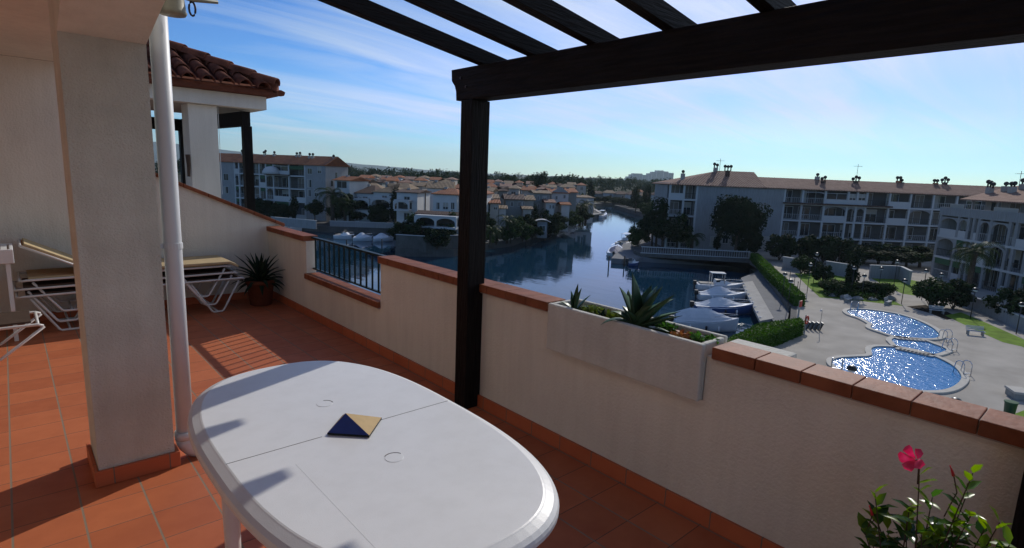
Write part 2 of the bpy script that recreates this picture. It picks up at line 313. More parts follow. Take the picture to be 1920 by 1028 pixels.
# parapet (one wall: opening for the railing between Y 4.43 and 6.10, slot for the planter)
pw = thing('parapet_wall', 'white rendered terrace parapet with terracotta tile coping, between table and canal view', 'wall', (0,0,0))
b = MB(); b.box(2.42, 2.53, -2.5, 1.28, -.2, TOP-.06); b.box(2.42, 2.53, 1.28, 2.31, -.2, .615); b.box(2.42, 2.53, 2.31, 4.43, -.2, TOP-.06)
b.box(2.42, 2.53, 4.43, 6.10, -.2, .425); b.box(2.42, 2.53, 6.10, 7.3, -.2, TOP-.06)
b.build('wall', M['stucco'], pw)
def coping_run(y0, y1, z, step, par, x0=2.388, x1=2.556, h=.056, ph=0):
    mb = MB(); y = y0 + ph
    cuts = [y0]
    while y < y1-.02:
        if y > y0+.02: cuts.append(y)
        y += step
    cuts.append(y1)
    for a, c in zip(cuts[:-1], cuts[1:]): mb.box(x0, x1, a+.0018, c-.0018, z, z+h)
    mb.build('coping', M['coping'], par, bevel=.0035)
    MB().box(x0+.012, x1-.012, y0+.004, y1-.004, z-.008, z+h-.006).build('mortar', M['grout'], par)
coping_run(-2.5, 1.245, TOP-.058, .193, pw, ph=.065)
coping_run(2.325, 4.43, TOP-.058, .193, pw)
coping_run(6.10, 7.27, TOP-.058, .193, pw)
coping_run(4.43, 6.10, .427, .193, pw)
MB().box(2.402, 2.418, -2.5, 7.2, .001, .085).build('skirting', M['skirty'], pw)
MB().box(2.56, 2.70, .98, 1.275, .80, .882).build('ledge', M['planter'], pw, bevel=.01)
# end wall with sloping top
ew = thing('end_wall', 'white rendered wall closing the terrace, its tiled top sloping down to the parapet corner', 'wall', (0,0,0))
zt = lambda x: .985 + (2.50-x)*.432
b = MB(); b.slab([(-2.2,-.2),(2.58,-.2),(2.58,zt(2.58)-.05),(.5,zt(.5)-.05),(.5,2.56),(-2.2,2.56)], 7.3, 7.48)
b.build('wall', M['stucco'], ew)
cm = MB(); mm = MB(); x = .5
while x < 2.6:
    x2 = min(x+.25, 2.62); a = zt(x+.003)-.05; c = zt(x2-.003)-.05
    cm.slab([(x+.003,a),(x2-.003,c),(x2-.003,c+.042),(x+.003,a+.042)], 7.265, 7.515); x = x2
cm.build('coping', M['coping'], ew, bevel=.005)
MB().box(-2.2, 2.40, 7.282, 7.298, .001, .085).build('skirting', M['skirt'], ew)
# railing
rl = thing('railing', 'dark green iron railing set in the gap of the parapet above the water', 'railing', (2.5,4.43,0))
MB().box(-.022, .022, .002, 1.668, .868, .888).build('top_rail', M['iron'], rl, bevel=.003)
MB().box(-.012, .012, .002, 1.668, .525, .54).build('bottom_rail', M['iron'], rl)
for i in range(14):
    y = .065+i*.1185
    MB().box(-.007, .007, y-.007, y+.007, .5405, .8675).build('baluster', M['iron'], rl)
# planter with agaves
pl = thing('planter_box', 'long pale concrete planter box built into the parapet', 'planter', (2.395,1.285,.615))
b = MB(); L = 1.02
b.box(-.02, .015, 0, L, 0, .285); b.box(.195, .225, 0, L, 0, .29); b.box(.015, .195, 0, .03, 0, .285); b.box(.015, .195, L-.03, L, 0, .285); b.box(.015, .195, .03, L-.03, 0, .03)
b.build('box', M['planter'], pl, bevel=.008)
rng = random.Random(3)
b = MB(); n = 24
vs = [(.016+.178*(i%5)/4, .031+(L-.062)*(i//5)/n, .245+rng.uniform(-.012,.018)) for i in range(5*(n+1))]
b.add(vs, [(i*5+j, i*5+j+1, (i+1)*5+j+1, (i+1)*5+j) for i in range(n) for j in range(4)])
b.build('soil', M['soil'], pl)
def blade(mb, base, az, elev, length, width, curl=.5, n=7, thick=.16):
    d = Vector((math.cos(az), math.sin(az), 0)); side = Vector((-math.sin(az), math.cos(az), 0)); p = Vector(base); e = elev; st = length/n; rows = []
    for i in range(n+1):
        t = i/n; wd = width*(0.75+.5*t if t < .4 else .95*(1-((t-.4)/.6)**1.7))*.5 + .001
        upv = d*(-math.sin(e)) + Vector((0,0,1))*math.cos(e)
        rows.append((p+side*wd+upv*wd*.5, p-upv*(thick*width*(1-t)*.6), p-side*wd+upv*wd*.5, p+upv*(.02*width+ .15*wd)))
        p = p + (d*math.cos(e)+Vector((0,0,1))*math.sin(e))*st; e -= curl/n
    vs = [q for r_ in rows for q in r_]; fs = []
    for i in range(n):
        for k in range(4): fs.append((i*4+k, i*4+(k+1)%4, (i+1)*4+(k+1)%4, (i+1)*4+k))
    mb.add(vs, fs)
def agave(label, loc, leaves, m, group=None, name='agave_plant', sz=1.0):
    t = thing(name, label, 'agave', loc, 0, group)
    for az, el, ln, wd, cu in leaves:
        mb = MB(); blade(mb, (0.01*math.cos(R(az)),.01*math.sin(R(az)),0), R(az), R(el), ln*sz, wd*sz, R(cu)); mb.build('leaf', m, t, smooth=True)
    return t
agave('large upright grey green agave with broad leaves in the middle of the planter', (2.49,1.74,.858),
      [(95,64,.21,.075,8),(85,82,.265,.08,4),(-85,66,.25,.085,5),(-88,48,.27,.08,0),(120,78,.19,.075,5),(-40,74,.23,.075,10),(180,62,.14,.06,35),(100,40,.15,.06,40),(-92,26,.26,.055,0),(-70,34,.22,.06,8),(70,44,.15,.06,30),(150,40,.19,.04,80),(-100,14,.2,.045,10),(0,70,.22,.08,10),(-120,60,.2,.07,30),(60,58,.2,.07,20),(-20,45,.24,.07,25)], M['agave'], sz=1.13)
agave('small spiky agave at the left end of the planter', (2.485,2.19,.858),
      [(90,80,.11,.035,5),(-90,78,.14,.035,5),(0,86,.15,.035,0),(-80,40,.11,.03,40),(110,45,.09,.03,40),(-95,8,.16,.028,10),(180,40,.09,.03,50),(140,25,.09,.03,40),(60,60,.1,.03,10),(-40,55,.12,.03,10)], M['agave'], sz=1.12)
agave('young agave with thin curving leaves between the two bigger ones in the planter', (2.47,1.97,.858),
      [(170,55,.10,.02,90),(120,40,.09,.02,70),(-140,50,.08,.02,80),(20,60,.07,.02,20),(80,70,.06,.02,20)], M['agaved'])
def clump(mb, c, rad, n, s, rng, flat=.6):
    for _ in range(n):
        a, b_, r_ = rng.uniform(0,6.28), rng.uniform(0,1), rng.uniform(.3,1)
        p = Vector(c)+Vector((math.cos(a)*rad*r_, math.sin(a)*rad*r_, rad*flat*b_))
        u = Vector((rng.gauss(0,1), rng.gauss(0,1), rng.gauss(.3,.6))).normalized(); v = u.cross(Vector((rng.gauss(0,1),rng.gauss(0,1),1))).normalized()
        l = s*rng.uniform(.6,1.3); wd = l*.35
        mb.add([p, p+u*l*.5+v*wd, p+u*l, p+u*l*.5-v*wd], [(0,1,2,3)])
for lab, y, x, mk, rad in (('yellow green succulent clump beside the small agave in the planter',2.06,2.50,'succ',.06),('second succulent clump just left of the large agave',1.90,2.52,'succ',.05),('reddish succulent clump at the right end of the planter',1.44,2.47,'succr',.05),('leafy green weed at the right corner of the planter',1.36,2.50,'leaf',.06),('small dark weed behind the large agave in the planter',1.58,2.54,'leaf',.05)):
    mb = MB(); clump(mb, (0,0,0), rad, 150, .028, rng, .7); o = mb.build('succulent', M[mk]); o.location = (x, y, .865); tag(o, lab, 'plant')
# arcade: pillar, arch, ceiling, house wall
pi_ = thing('pillar', 'thick rough white pillar standing on the terracotta floor in the left foreground', 'pillar', (.4,3.5,0))
MB().box(-.17, .168, -.16, .20, 0, 2.2006).build('shaft', M['stucco_rough'], pi_)
b = MB(); b.box(-.19, .19, -.182, -.162, .001, .085); b.box(-.19, -.172, -.161, .22, .001, .085); b.box(.171, .19, -.161, .22, .001, .085); b.build('skirting', M['skirt'], pi_, bevel=.003)
hw = thing('house_arcade', 'white rendered arcade and ceiling of the porch above and behind the pillar', 'porch', (0,0,0))
arc = [(3.34,2.201)] + [(.72+2.62*q/10, 2.201+.34*(1-(q/10)**2)) for q in range(9,-10,-1)] + [(-1.90,2.201)]
poly = [(-2.5,2.201),(-1.90,2.201)] + [p for p in arc[::-1][1:]] + [(3.70,2.201),(3.70,3.0),(-2.5,3.0)]
MB().slabx(poly, .230, .568).build('wall', M['stucco'], hw)
MB().prism([(-2.2,-2.5),(.223,-2.5),(.223,3.702),(.60,3.702),(.60,7.298),(-2.2,7.298)], 2.562, 2.75).build('ceiling', M['stucco'], hw)
MB().box(-2.4, -2.202, -2.5, 7.3, -.2, 2.75).build('house_wall', M['stucco'], hw)
MB().box(.229, .571, -2.25, -1.90, 0, 2.2).build('pier', M['stucco'], hw)
# downpipe
dpp = thing('downpipe', 'white painted round downpipe running down the right side of the pillar', 'pipe', (.635,3.40,0))
MB().tube([(0,0,2.9),(0,0,1.2),(0,0,.13)], .043, 20).build('pipe', M['pipe'], dpp, smooth=True)
el = [(0,0,.125)]+[(.09-.09*math.cos(R(a)), -.0, .125-.09*math.sin(R(a))) for a in (15,30,45,60,75,90)]+[(.16,0,.035+.0)]
MB().tube(el, .05, 20).build('elbow', M['pipe'], dpp, smooth=True)
MB().tube([(0,0,.12),(0,0,.165)], .052, 20).build('collar', M['pipe'], dpp, smooth=True)
b = MB(); b.tube([(0,0,1.195),(0,0,1.225)], .0475, 20); b.box(-.07,-.03,-.012,.012,1.20,1.22); b.build('bracket', M['pipe'], dpp)
# awning fitting at the top of the pipe
af = thing('awning_bracket', 'weathered awning fitting with a dark chain link hanging above the downpipe', 'bracket', (.66,3.2,2.33))
MB().lathe([(.055,0),(.062,.012),(.058,.02),(.052,.08),(.046,.14),(.03,.15)], (0,0,0), 18).build('cup', M['brass'], af, smooth=True)
MB().tube([(.085+.014*math.cos(R(a)), .0, .045+.032*math.sin(R(a))) for a in range(0,360,30)], .005, 8, closed=True).build('chain_link', M['chain'], af, smooth=True)
MB().tube([(.04,0,.09),(.085,0,.085),(.2,0,.10)], .009, 8).build('arm', M['brass'], af, smooth=True)
# pergola
pg = thing('pergola', 'dark brown timber pergola with sloping rafters over the terrace', 'pergola', (2.36,0,0))
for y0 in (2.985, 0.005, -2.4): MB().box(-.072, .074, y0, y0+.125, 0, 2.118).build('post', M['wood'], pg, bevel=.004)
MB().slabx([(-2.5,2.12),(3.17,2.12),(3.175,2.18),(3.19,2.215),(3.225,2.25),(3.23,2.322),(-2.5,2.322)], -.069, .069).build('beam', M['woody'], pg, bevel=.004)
for y_, z_ in ((3.06,2.20),(3.12,2.26),(.05,2.20),(.10,2.26)): MB().tube([(-.069,y_,z_),(-.076,y_,z_)], .009, 8).build('bolt', M['chain'], pg)
for k in range(12):
    y1 = 2.955 - .452*k
    if y1 < -2.4: break
    zr = lambda x: 2.325 + (-.07-x)*.150
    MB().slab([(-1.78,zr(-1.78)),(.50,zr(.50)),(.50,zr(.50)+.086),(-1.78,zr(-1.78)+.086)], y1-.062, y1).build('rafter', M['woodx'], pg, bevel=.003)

# ---------------------------------------------------------------- table
tb = thing('garden_table', 'oval white plastic garden table in the foreground', 'table', (.865,1.797,0))
def oval(a, b_, n=96, e=2.7):
    return [(a*math.copysign(abs(math.cos(t))**(2/e), math.cos(t)), b_*math.copysign(abs(math.sin(t))**(2/e), math.sin(t))) for t in [2*math.pi*k/n for k in range(n)]]
def rings(mb, specs, n=96, cap_bottom=False):
    vs = []; fs = []
    for a, b_, z in specs: vs += [(x, y, z) for x, y in oval(a, b_, n)]
    for i in range(len(specs)-1):
        for k in range(n): fs.append((i*n+k, i*n+(k+1)%n, (i+1)*n+(k+1)%n, (i+1)*n+k))
    fs.append(tuple((len(specs)-1)*n+k for k in range(n))) ; fs.append(tuple(range(n-1,-1,-1)))
    mb.add(vs, fs)
mb = MB(); rings(mb, [(.44,.835,.668),(.462,.857,.668),(.468,.863,.676),(.468,.863,.688),(.464,.859,.698),(.452,.847,.707),(.430,.825,.7165),(.426,.821,.7185),(.421,.816,.7200)])
mb.build('tabletop', M['plastic'], tb, smooth=False)
for x0, x1 in ((-.423,-.112),(.112,.423)): MB().box(x0, x1, -.0012, .0012, .7195, .7206).build('seam', M['seam'], tb)
b = MB(); b.box(-.2545,-.2530,-.66,-.13,.7195,.7203); b.build('mould_line', mat('mould_line',(.68,.68,.66),.6), tb)
for cy, tw in ((.265,1),(-.281,0)):
    mb = MB(); mb.lathe([(.0305,0),(.0305,.0006),(.0298,.0009),(.0,.0009)], (.012,cy,.7201), 28); mb.build('hole_cap', M['plastic'], tb)
    mb = MB(); mb.tube([(.012+.0325*math.cos(R(a)), cy+.0325*math.sin(R(a)), .7203) for a in (range(-10,75,12) if tw else range(20,130,12))], .0016, 6); mb.build('cap_gap', M['seam'], tb)
mb = MB(); rings(mb, [(.40,.79,.60),(.405,.795,.667)]); mb.build('apron', M['plastic'], tb)
for x, y in ((-.315,.40),(.315,.40),(-.315,-.40),(.315,-.40)):
    mb = MB(); mb.lathe([(.024,0),(.027,.02),(.033,.45),(.04,.60)], (x,y,0), 20); mb.build('leg', M['plastic'], tb, smooth=True)
pr_ = thing('pyramid_ornament', 'small blue and tan glazed pyramid lying at the centre of the table', 'ornament', (.879,1.797,.7225), 0)
h, q = .048, .107
mb = MB(); mb.prism([(-q,0),(0,-q),(q,0),(0,q)], 0, .006); mb.build('base', M['black'], pr_)
mb = MB(); mb.add([(-q*.985,0,.0065),(0,-q*.985,.0065),(-.030,.016,h+.006)], [(0,1,2)]); mb.add([(q*.985,0,.0065),(0,q*.985,.0065),(-.030,.016,h+.006)], [(0,1,2)]); mb.build('blue_face', M['blue'], pr_)
mb = MB(); mb.add([(0,-q*.985,.0065),(q*.985,0,.0065),(-.030,.016,h+.006)], [(0,1,2)]); mb.add([(0,q*.985,.0065),(-q*.985,0,.0065),(-.030,.016,h+.006)], [(0,1,2)]); mb.build('tan_face', M['tan'], pr_)

# ---------------------------------------------------------------- loungers
def lounger(label, z, xa, xb, fold, y0=6.72, y1=7.22, back=None, cushion=False, group='folded sun loungers stacked against the end wall'):
    t = thing('sun_lounger', label, 'sun lounger', (0,0,0), 0, group)
    b = MB(); r = .011
    for y in (y0, y1): b.tube([(xa,y,z),(xa+.05,y,z+.005),(xb-.03,y,z+.01),(xb,y,z)], r, 8)
    for x in (xa, (xa+xb)/2, xb): b.tube([(x,y0,z),(x,y1,z)], r, 8)
    b.build('frame', M['tubew'], t, smooth=True)
    for (x0, x1, x2, x3) in ((xa+.09,xa+.30,xa+.42,xa+.62),(xb-.53,xb-.32,xb-.24,xb-.05)):
        for y in (y0+.02, y1-.02):
            MB().tube([(x0,y,z-.02),(x1-.02,y,fold+.012),(x1,y,fold),(x2,y,fold),(x2+.02,y,fold+.012),(x3,y,z-.02)], r, 8).build('leg', M['tubew'], t, smooth=True)
        b = MB(); b.tube([((x1+x2)/2,y0+.03,fold),((x1+x2)/2,y1-.03,fold)], r*.9, 8); b.build('cross_bar', M['tubew'], t, smooth=True)
    MB().box(xa+.06, xb-.06, y0+.012, y1-.012, z+.012, z+.03).build('seat', M['canvas'] if cushion else M['olive'], t, bevel=.004)
    if back:
        (hx, hz), (tx, tz) = back
        b = MB(); 
        for y in (y0, y1): b.tube([(hx,y,hz),(tx,y,tz)], r, 8)
        b.tube([(tx,y0,tz),(tx,y1,tz)], r, 8); b.build('backrest_frame', M['tubew'], t, smooth=True)
        d = Vector((tx-hx,0,tz-hz)).normalized(); nn = Vector((-d.z,0,d.x)); 
        if nn.z < 0: nn = -nn
        b = MB(); A = Vector((hx,0,hz))+d*.02; B = Vector((tx,0,tz))-d*.015
        b.slab([(A.x,A.z),(B.x,B.z),((B+nn*.012).x,(B+nn*.012).z),((A+nn*.012).x,(A+nn*.012).z)], y0+.004, y1-.004); b.build('backrest_edge', M['orange'], t)
        b = MB(); A += nn*.0125; B += nn*.0125; b.slab([(A.x,A.z),(B.x,B.z),((B+nn*.022).x,(B+nn*.022).z),((A+nn*.022).x,(A+nn*.022).z)], y0+.01, y1-.01); b.build('backrest', M['canvas'], t, bevel=.004)
    return t
lounger('lowest folded lounger of the stack by the end wall, its legs resting on the floor', .365, -.01, 1.94, .012)
lounger('middle folded lounger of the stack by the end wall', .435, -.02, 1.87, .10)
t = lounger('topmost lounger of the stack, beige seat and raised orange backrest', .515, .02, 1.80, .20, back=((.62,.535),(.05,.84)), cushion=True)
b = MB(); b.slab([(.85,.550),(1.78,.550),(1.88,.505),(1.89,.53),(1.80,.578),(.85,.578)], 6.69, 7.24); b.build('cushion', M['canvas'], t, bevel=.008)
t = thing('low_lounger', 'low lounger at the left edge with one splayed white tube leg', 'sun lounger', (0,0,0))
b = MB()
for y in (6.45, 6.0-.05): b.tube([(-1.6,y,.27),(.10,y,.275),(.135,y,.26)], .012, 8)
b.tube([(.1,5.95,.275),(.1,6.45,.275)], .012, 8); b.build('frame', M['tubew'], t, smooth=True)
for y in (6.45, 5.95): MB().tube([(.14,y,.255),(-.15,y,.02),(-.20,y,.012)], .012, 8).build('leg', M['tubew'], t, smooth=True)
MB().box(-1.55, .06, 5.97, 6.43, .29, .305).build('seat', M['olive'], t)
t = thing('side_table', 'corner of a white slatted plastic table at the left edge of the photo', 'table', (-.28,6.78,0))
b = MB()
for k in range(9): b.box(-.25+k*.056, -.25+k*.056+.042, -.2, .2, .815, .828)
b.build('slat', M['plastic'], t)
b = MB(); b.box(-.28,.28,-.235,-.202,.71,.835); b.box(-.28,.28,.202,.235,.71,.835); b.box(-.28,-.253,-.2,.2,.71,.835); b.box(.253,.28,-.2,.2,.71,.835); b.build('rim', M['plastic'], t, bevel=.006)
for x in (-.24,.22):
    for y in (-.2,.18): MB().box(x,x+.03,y,y+.03,0,.709).build('leg', M['plastic'], t)
# potted agave in the corner
t = thing('flower_pot', 'terracotta pot in the shaded corner of the end wall and parapet', 'pot', (2.17,6.88,0))
MB().lathe([(.10,0),(.12,.01),(.15,.26),(.165,.265),(.165,.31),(.145,.31),(.14,.27),(.0,.27)], (0,0,0), 24).build('pot', M['terracotta'], t, smooth=True)
rng = random.Random(8)
lv = [(a+rng.uniform(-12,12), e+rng.uniform(-6,6), l*rng.uniform(1.1,1.4), .055, cu) for e, l, cu, a0, n in ((80,.30,6,0,4),(66,.31,25,40,8),(46,.29,45,10,11),(24,.27,60,25,12),(5,.24,55,5,10)) for a in [a0+k*360/n for k in range(n)]]
agave('dark potted agave with arching pointed leaves in the shaded corner', (2.17,6.88,.275), lv, M['agaved'])

# ---------------------------------------------------------------- flowering plant, bottom right
fp = thing('flowering_plant', 'potted shrub with glossy leaves and one pink flower, bottom right', 'plant', (2.0,.26,0))
MB().lathe([(.11,0),(.15,.22),(.165,.22),(.165,.25),(.14,.25),(.135,.22),(.0,.22)], (0,0,0), 24).build('pot', M['terracotta'], fp, smooth=True)
rng = random.Random(21)
def lf(mb, p, d, l, wd, nrm):
    s_ = d.cross(nrm).normalized(); q = nrm*(l*.12)
    pts = [p, p+d*l*.3+s_*wd*.9+q*.6, p+d*l*.65+s_*wd*.75+q, p+d*l, p+d*l*.65-s_*wd*.75+q, p+d*l*.3-s_*wd*.9+q*.6, p+d*l*.3, p+d*l*.65+q*.35]
    mb.add(pts, [(0,6,1),(1,6,7,2),(2,7,3),(0,5,6),(6,5,4,7),(7,4,3)])
tips = [(.18,.69,0),(.185,.62,.03),(.19,.545,0),(.17,.50,.03),(.085,.69,0),(.09,.62,.03),(.06,.56,.05),(.11,.50,0),(-.045,.86,0),(-.04,.79,.02),(-.02,.705,.03),(-.10,.65,.0),(-.06,.74,-.02),(.035,.745,0),(-.12,.735,.02),(-.09,.69,.04),(.0,.64,0),(-.04,.58,.05),(-.11,.58,-.02),(.04,.63,-.03),(.01,.53,.03),(-.08,.52,.05),(-.15,.62,.03),(.14,.56,.05),(-.13,.50,0),(.05,.48,.06),(-.03,.48,.08),(.075,.80,0),(-.15,.69,.0),(-.17,.55,.04)]
stems = MB(); L1 = MB(); L2 = MB()
for ti, (ty, tz, tx) in enumerate(tips):
    a = Vector((tx*.3, ty*.25, .22)); c = Vector((tx, ty, tz)); mid = a.lerp(c, .5)+Vector((rng.uniform(-.03,.03), rng.uniform(-.03,.03), .02))
    stems.tube([a, mid, c], .0035, 5, r1=.0015)
    for k in range(13):
        t_ = .45+.55*k/12; p = a.lerp(mid, t_*2) if t_ < .5 else mid.lerp(c, t_*2-1)
        an = rng.uniform(0, 6.28); d = Vector((math.cos(an), math.sin(an), rng.uniform(-.1,.7) if k < 10 else rng.uniform(.5,1.4))).normalized()
        nn = Vector((0,0,1))-d*d.z; nn.normalize()
        lf(L2 if (k >= 9 and rng.random() < .7) or rng.random() < .22 else L1, p, d, rng.uniform(.042,.078), rng.uniform(.011,.0185), nn)
stems.build('stem', M['stem'], fp); L1.build('foliage', M['leaf'], fp, smooth=True); L2.build('young_foliage', M['leafy'], fp, smooth=True)
fc = onx(1718,862,2.0)-Vector((2.0,.26,0)); mb = MB()
stems = MB(); stems.tube([Vector((0,.075,.77)), fc+Vector((0,-.01,-.02)), fc], .003, 5); stems.build('flower_stem', M['stem'], fp)
for k in range(5):
    a = 2*math.pi*k/5+.4; ax = Vector((-.75,.30,.28)).normalized(); e1 = ax.cross(Vector((0,0,1))).normalized(); e2 = ax.cross(e1)
    d = (e1*math.cos(a)+e2*math.sin(a)); s_ = ax.cross(d); b0 = fc
    row = lambda t_, w_, f_: [b0+d*t_+s_*w_+ax*(f_-.004), b0+d*t_+ax*f_, b0+d*t_-s_*w_+ax*(f_+.003)]
    mb.add(row(.003,.002,0)+row(.013,.010,.018)+row(.027,.0165,.030)+row(.038,.009,.024), [(i*3+j, i*3+j+1, i*3+j+4, i*3+j+3) for i in range(3) for j in range(2)])
mb.build('flower', M['petal'], fp, smooth=True)
for px, py in ((1785,883),(1633,957)):
    c = onx(px,py,2.0)-Vector((2.0,.26,0)); MB().tube([c+Vector((0,-.006,-.014)), c, c+Vector((0,.007,.014))], .0048, 8, r1=.002).build('bud', M['bud'], fp, smooth=True); MB().tube([c+Vector((0,-.006,-.013)), c+Vector((0,-.02 if px > 1700 else .0,-.06)), Vector((0,.0 if px > 1700 else .17,.70 if px > 1700 else .60))], .0018, 5).build('bud_stem', M['stem'], fp)

# ---------------------------------------------------------------- neighbour's porch
nb = thing('neighbour_porch', "tiled porch roof on a white column beyond the end wall, with its dark timber frame", 'porch', (0,0,0))
MB().box(1.97, 2.34, 9.0, 9.38, -.2, 2.448).build('column', M['stucco'], nb, bevel=.008)
b = MB(); b.box(-2.2, 2.985, 8.88, 9.10, 2.45, 2.635); b.box(2.75, 2.985, 9.102, 12.5, 2.45, 2.635); b.build('fascia', M['stucco'], nb)
MB().box(-2.2, 2.748, 9.102, 12.5, 2.56, 2.63).build('soffit', M['wallc'], nb)
for (x, y) in ((2.72,8.97),(2.50,12.0)): MB().box(x, x+.12, y+.14, y+.26, -.2, 2.21).build('post', M['wood'], nb)
b = MB(); b.add([(2.70,9.11,2.212),(2.82,9.11,2.212),(2.62,12.3,2.212),(2.50,12.3,2.212),(2.70,9.11,2.42),(2.82,9.11,2.42),(2.62,12.3,2.42),(2.50,12.3,2.42)], [(0,3,2,1),(4,5,6,7),(0,1,5,4),(1,2,6,5),(2,3,7,6),(3,0,4,7)]); b.box(-2,2.5,12.1,12.22,2.212,2.42); b.build('beam', M['wood'], nb)
b = MB(); b.box(-2.2, 3.10, 8.70, 9.2, 2.64, 2.70); b.slab([(3.02,2.655),(3.20,2.665),(3.22,2.72),(3.16,2.745),(3.02,2.735)], 8.74, 8.86); b.build('eave_board', M['terracotta'], nb, bevel=.01)
M['barrel'] = mat('barrel_tile', (.22,.07,.04), .85, .2, noise=.6, nscale=7, bump=.3, bscale=30)
sl_ = math.tan(R(24)); rf = MB(); cols = 22
rf.add([(-2.2,8.66,2.715),(3.08,8.66,2.715),(1.0,10.74,2.715+2.08*sl_),(-2.2,10.74,2.715+2.08*sl_)], [(0,1,2,3)])
def half(mb, p0, p1, r0_, r1_, n=7, upv=Vector((0,0,1))):
    p0, p1 = Vector(p0), Vector(p1); t = (p1-p0).normalized(); s_ = t.cross(upv).normalized(); u = s_.cross(t); vs = []
    for p, r_ in ((p0,r0_),(p1,r1_)): vs += [p+s_*math.cos(math.pi*k/(n-1))*r_+u*math.sin(math.pi*k/(n-1))*r_ for k in range(n)]
    for p, r_ in ((p0,r0_-.012),(p1,r1_-.012)): vs += [p+s_*math.cos(math.pi*k/(n-1))*r_+u*math.sin(math.pi*k/(n-1))*r_ for k in range(n)]
    fs = [(k,k+1,n+k+1,n+k) for k in range(n-1)]+[(2*n+k+1,2*n+k,3*n+k,3*n+k+1) for k in range(n-1)]+[(k+1,k,2*n+k,2*n+k+1) for k in range(n-1)]
    mb.add(vs, fs)
for c in range(cols):
    x = 2.86-.235*c; ymax = min(10.7, 8.66+(3.08-x))
    y = 8.60
    while y < ymax:
        y2 = min(y+.40, ymax+.1); z = 2.745+(y-8.66)*sl_+rng.uniform(-.006,.006); z2 = 2.745+(y2-8.66)*sl_-.022
        half(rf, (x+rng.uniform(-.008,.008),y,z), (x,y2,z2), .092, .075); y += .33
x = 3.06; y = 8.64
while x > 1.05:
    half(rf, (x,y,2.80+(y-8.66)*sl_), (x-.30,y+.30,2.78+(y+.30-8.66)*sl_), .10, .085); x -= .24; y += .24
rf.box(-2.2, 3.02, 8.70, 8.80, 2.69, 2.76)
hipb = [(3.05,8.66),(3.12,8.73),(1.04,10.81),(.97,10.74)]
rf.add([(hipb[k][0], hipb[k][1], 2.70+(hipb[k][1]-8.66)*sl_+dz) for dz in (0,.12) for k in range(4)], [(0,1,5,4),(1,2,6,5),(2,3,7,6),(3,0,4,7),(4,5,6,7)])
rf.add([(-2.2,8.66,2.70),(3.08,8.66,2.70),(3.08,12.5,2.70),(-2.2,12.5,2.70),(1.0,10.74,2.70+2.08*sl_),(-2.2,10.74,2.70+2.08*sl_)], [(1,2,4),(2,3,5,4)])
rf.build('roof', M['barrel'], nb, smooth=True)
MB().tube([(2.365,9.05,2.44),(2.37,9.06,1.2)], .004, 5).build('cord', M['pipe'], nb)
o = MB().tube([(1.93,8.98,1.75),(1.935,8.97,1.6),(1.93,8.98,1.45)], .03, 8, r1=.02).build('wrapped_awning', M['olive']); tag(o, "dark rolled cloth hanging on the left side of the neighbour's white column", 'cloth')
# the building under both terraces
tbld = thing('own_building', 'white apartment building carrying the terrace', 'building', (0,0,0))
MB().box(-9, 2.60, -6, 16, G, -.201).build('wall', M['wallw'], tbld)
MB().box(-2.2, 2.45, 7.49, 16, -.2, -.01).build('neighbour_floor', M['terracotta'], tbld)

# ---------------------------------------------------------------- ground, water, terrain
def XY(px, py, z): p = at(px, py, z); return (p.x, p.y)
def sheet(name, poly, z, m, depth=None):
    mb = MB()
    if depth is None: mb.add([(p[0],p[1],z) for p in poly], [tuple(range(len(poly)))])
    else: mb.prism(poly, z-depth, z)
    return mb.build(name, m)
mb = MB(); mb.add([(-1790,-690,W),(5190,-690,W),(5190,6990,W),(-1790,6990,W)], [(0,1,2,3)])
struct(mb.build('canal_water', M['water']))
# near bank, garden and the right bank
basin = [(30,18.5),(20,24),(14,40),(14,60),(14,90),(14,128)]
near = [(-500,-500),(600,-500),(600,60),(205,148),(193,151),(163,116),(146,99),(109,75),(92,66.3),(80,58.2),(73.0,52.6),(71.2,50.0),(82.4,38.4),(80.5,37.2),(76.2,34.0),(53.6,20.6),(46,17.6),(36.5,17.0),(30,18.5),(20,24),(14,40),(14,128),(-500,128)]
struct(sheet('garden_ground', near, G, M['quay'], 2.2))
struct(sheet('promenade', [(65.6,51.2),(66.5,49.9),(71.15,49.6),(81.7,37.6),(75,33.6),(67.2,32.2),(64.6,30.6),(47.0,19.0),(36.5,17.4),(46,17.9),(53.6,20.7),(76.2,34.1),(80.6,37.3),(82.5,38.5),(71.3,50.1),(73.1,52.7),(80.1,58.3),(92,66.5),(90.5,67.2),(78.6,59.4)][::-1], W+.75, M['rampm'], 1.5))
dk = [XY(1390,530,W+.8), XY(1425,602,W+.8), XY(1451,597,W+.8), XY(1411,527,W+.8)]
o = sheet('dock', dk, W+.8, M['dock'], .25); tag(o, 'pale sunlit mooring dock beside the covered boats', 'dock')
far = [(-900,128.01),(20,128.01),(30,122),(45,104),(57,95),XY(748,456,W),XY(741,481,W),(48.4,66.8),(59,71),(65,72.5),(94,90),(115.6,103),(127,110),(141,114.6),(158,132),(190,160),(205,166),(600,300),(5180,300),(5180,6980),(-1780,6980),(-1780,128.01)]
struct(sheet('villa_ground', far, G-.1, M['quay'], 2.0))
mb = MB(); mb.add([(60,150,G-.05),(190,175,G-.05),(215,168,G-.05),(600,305,G-.05),(5170,305,G-.05),(5170,6970,G-.05),(-1770,6970,G-.05),(-1770,175,G-.05)], [tuple(range(8))]); struct(mb.build('fields', M['earth']))
mb = MB(); mb.add([(205,145,G+.02),(600,70,G+.02),(600,-400,G+.02),(130,-400,G+.02),(150,20,G+.02)], [(0,4,3,2,1)]); struct(mb.build('inland_ground', M['earth']))
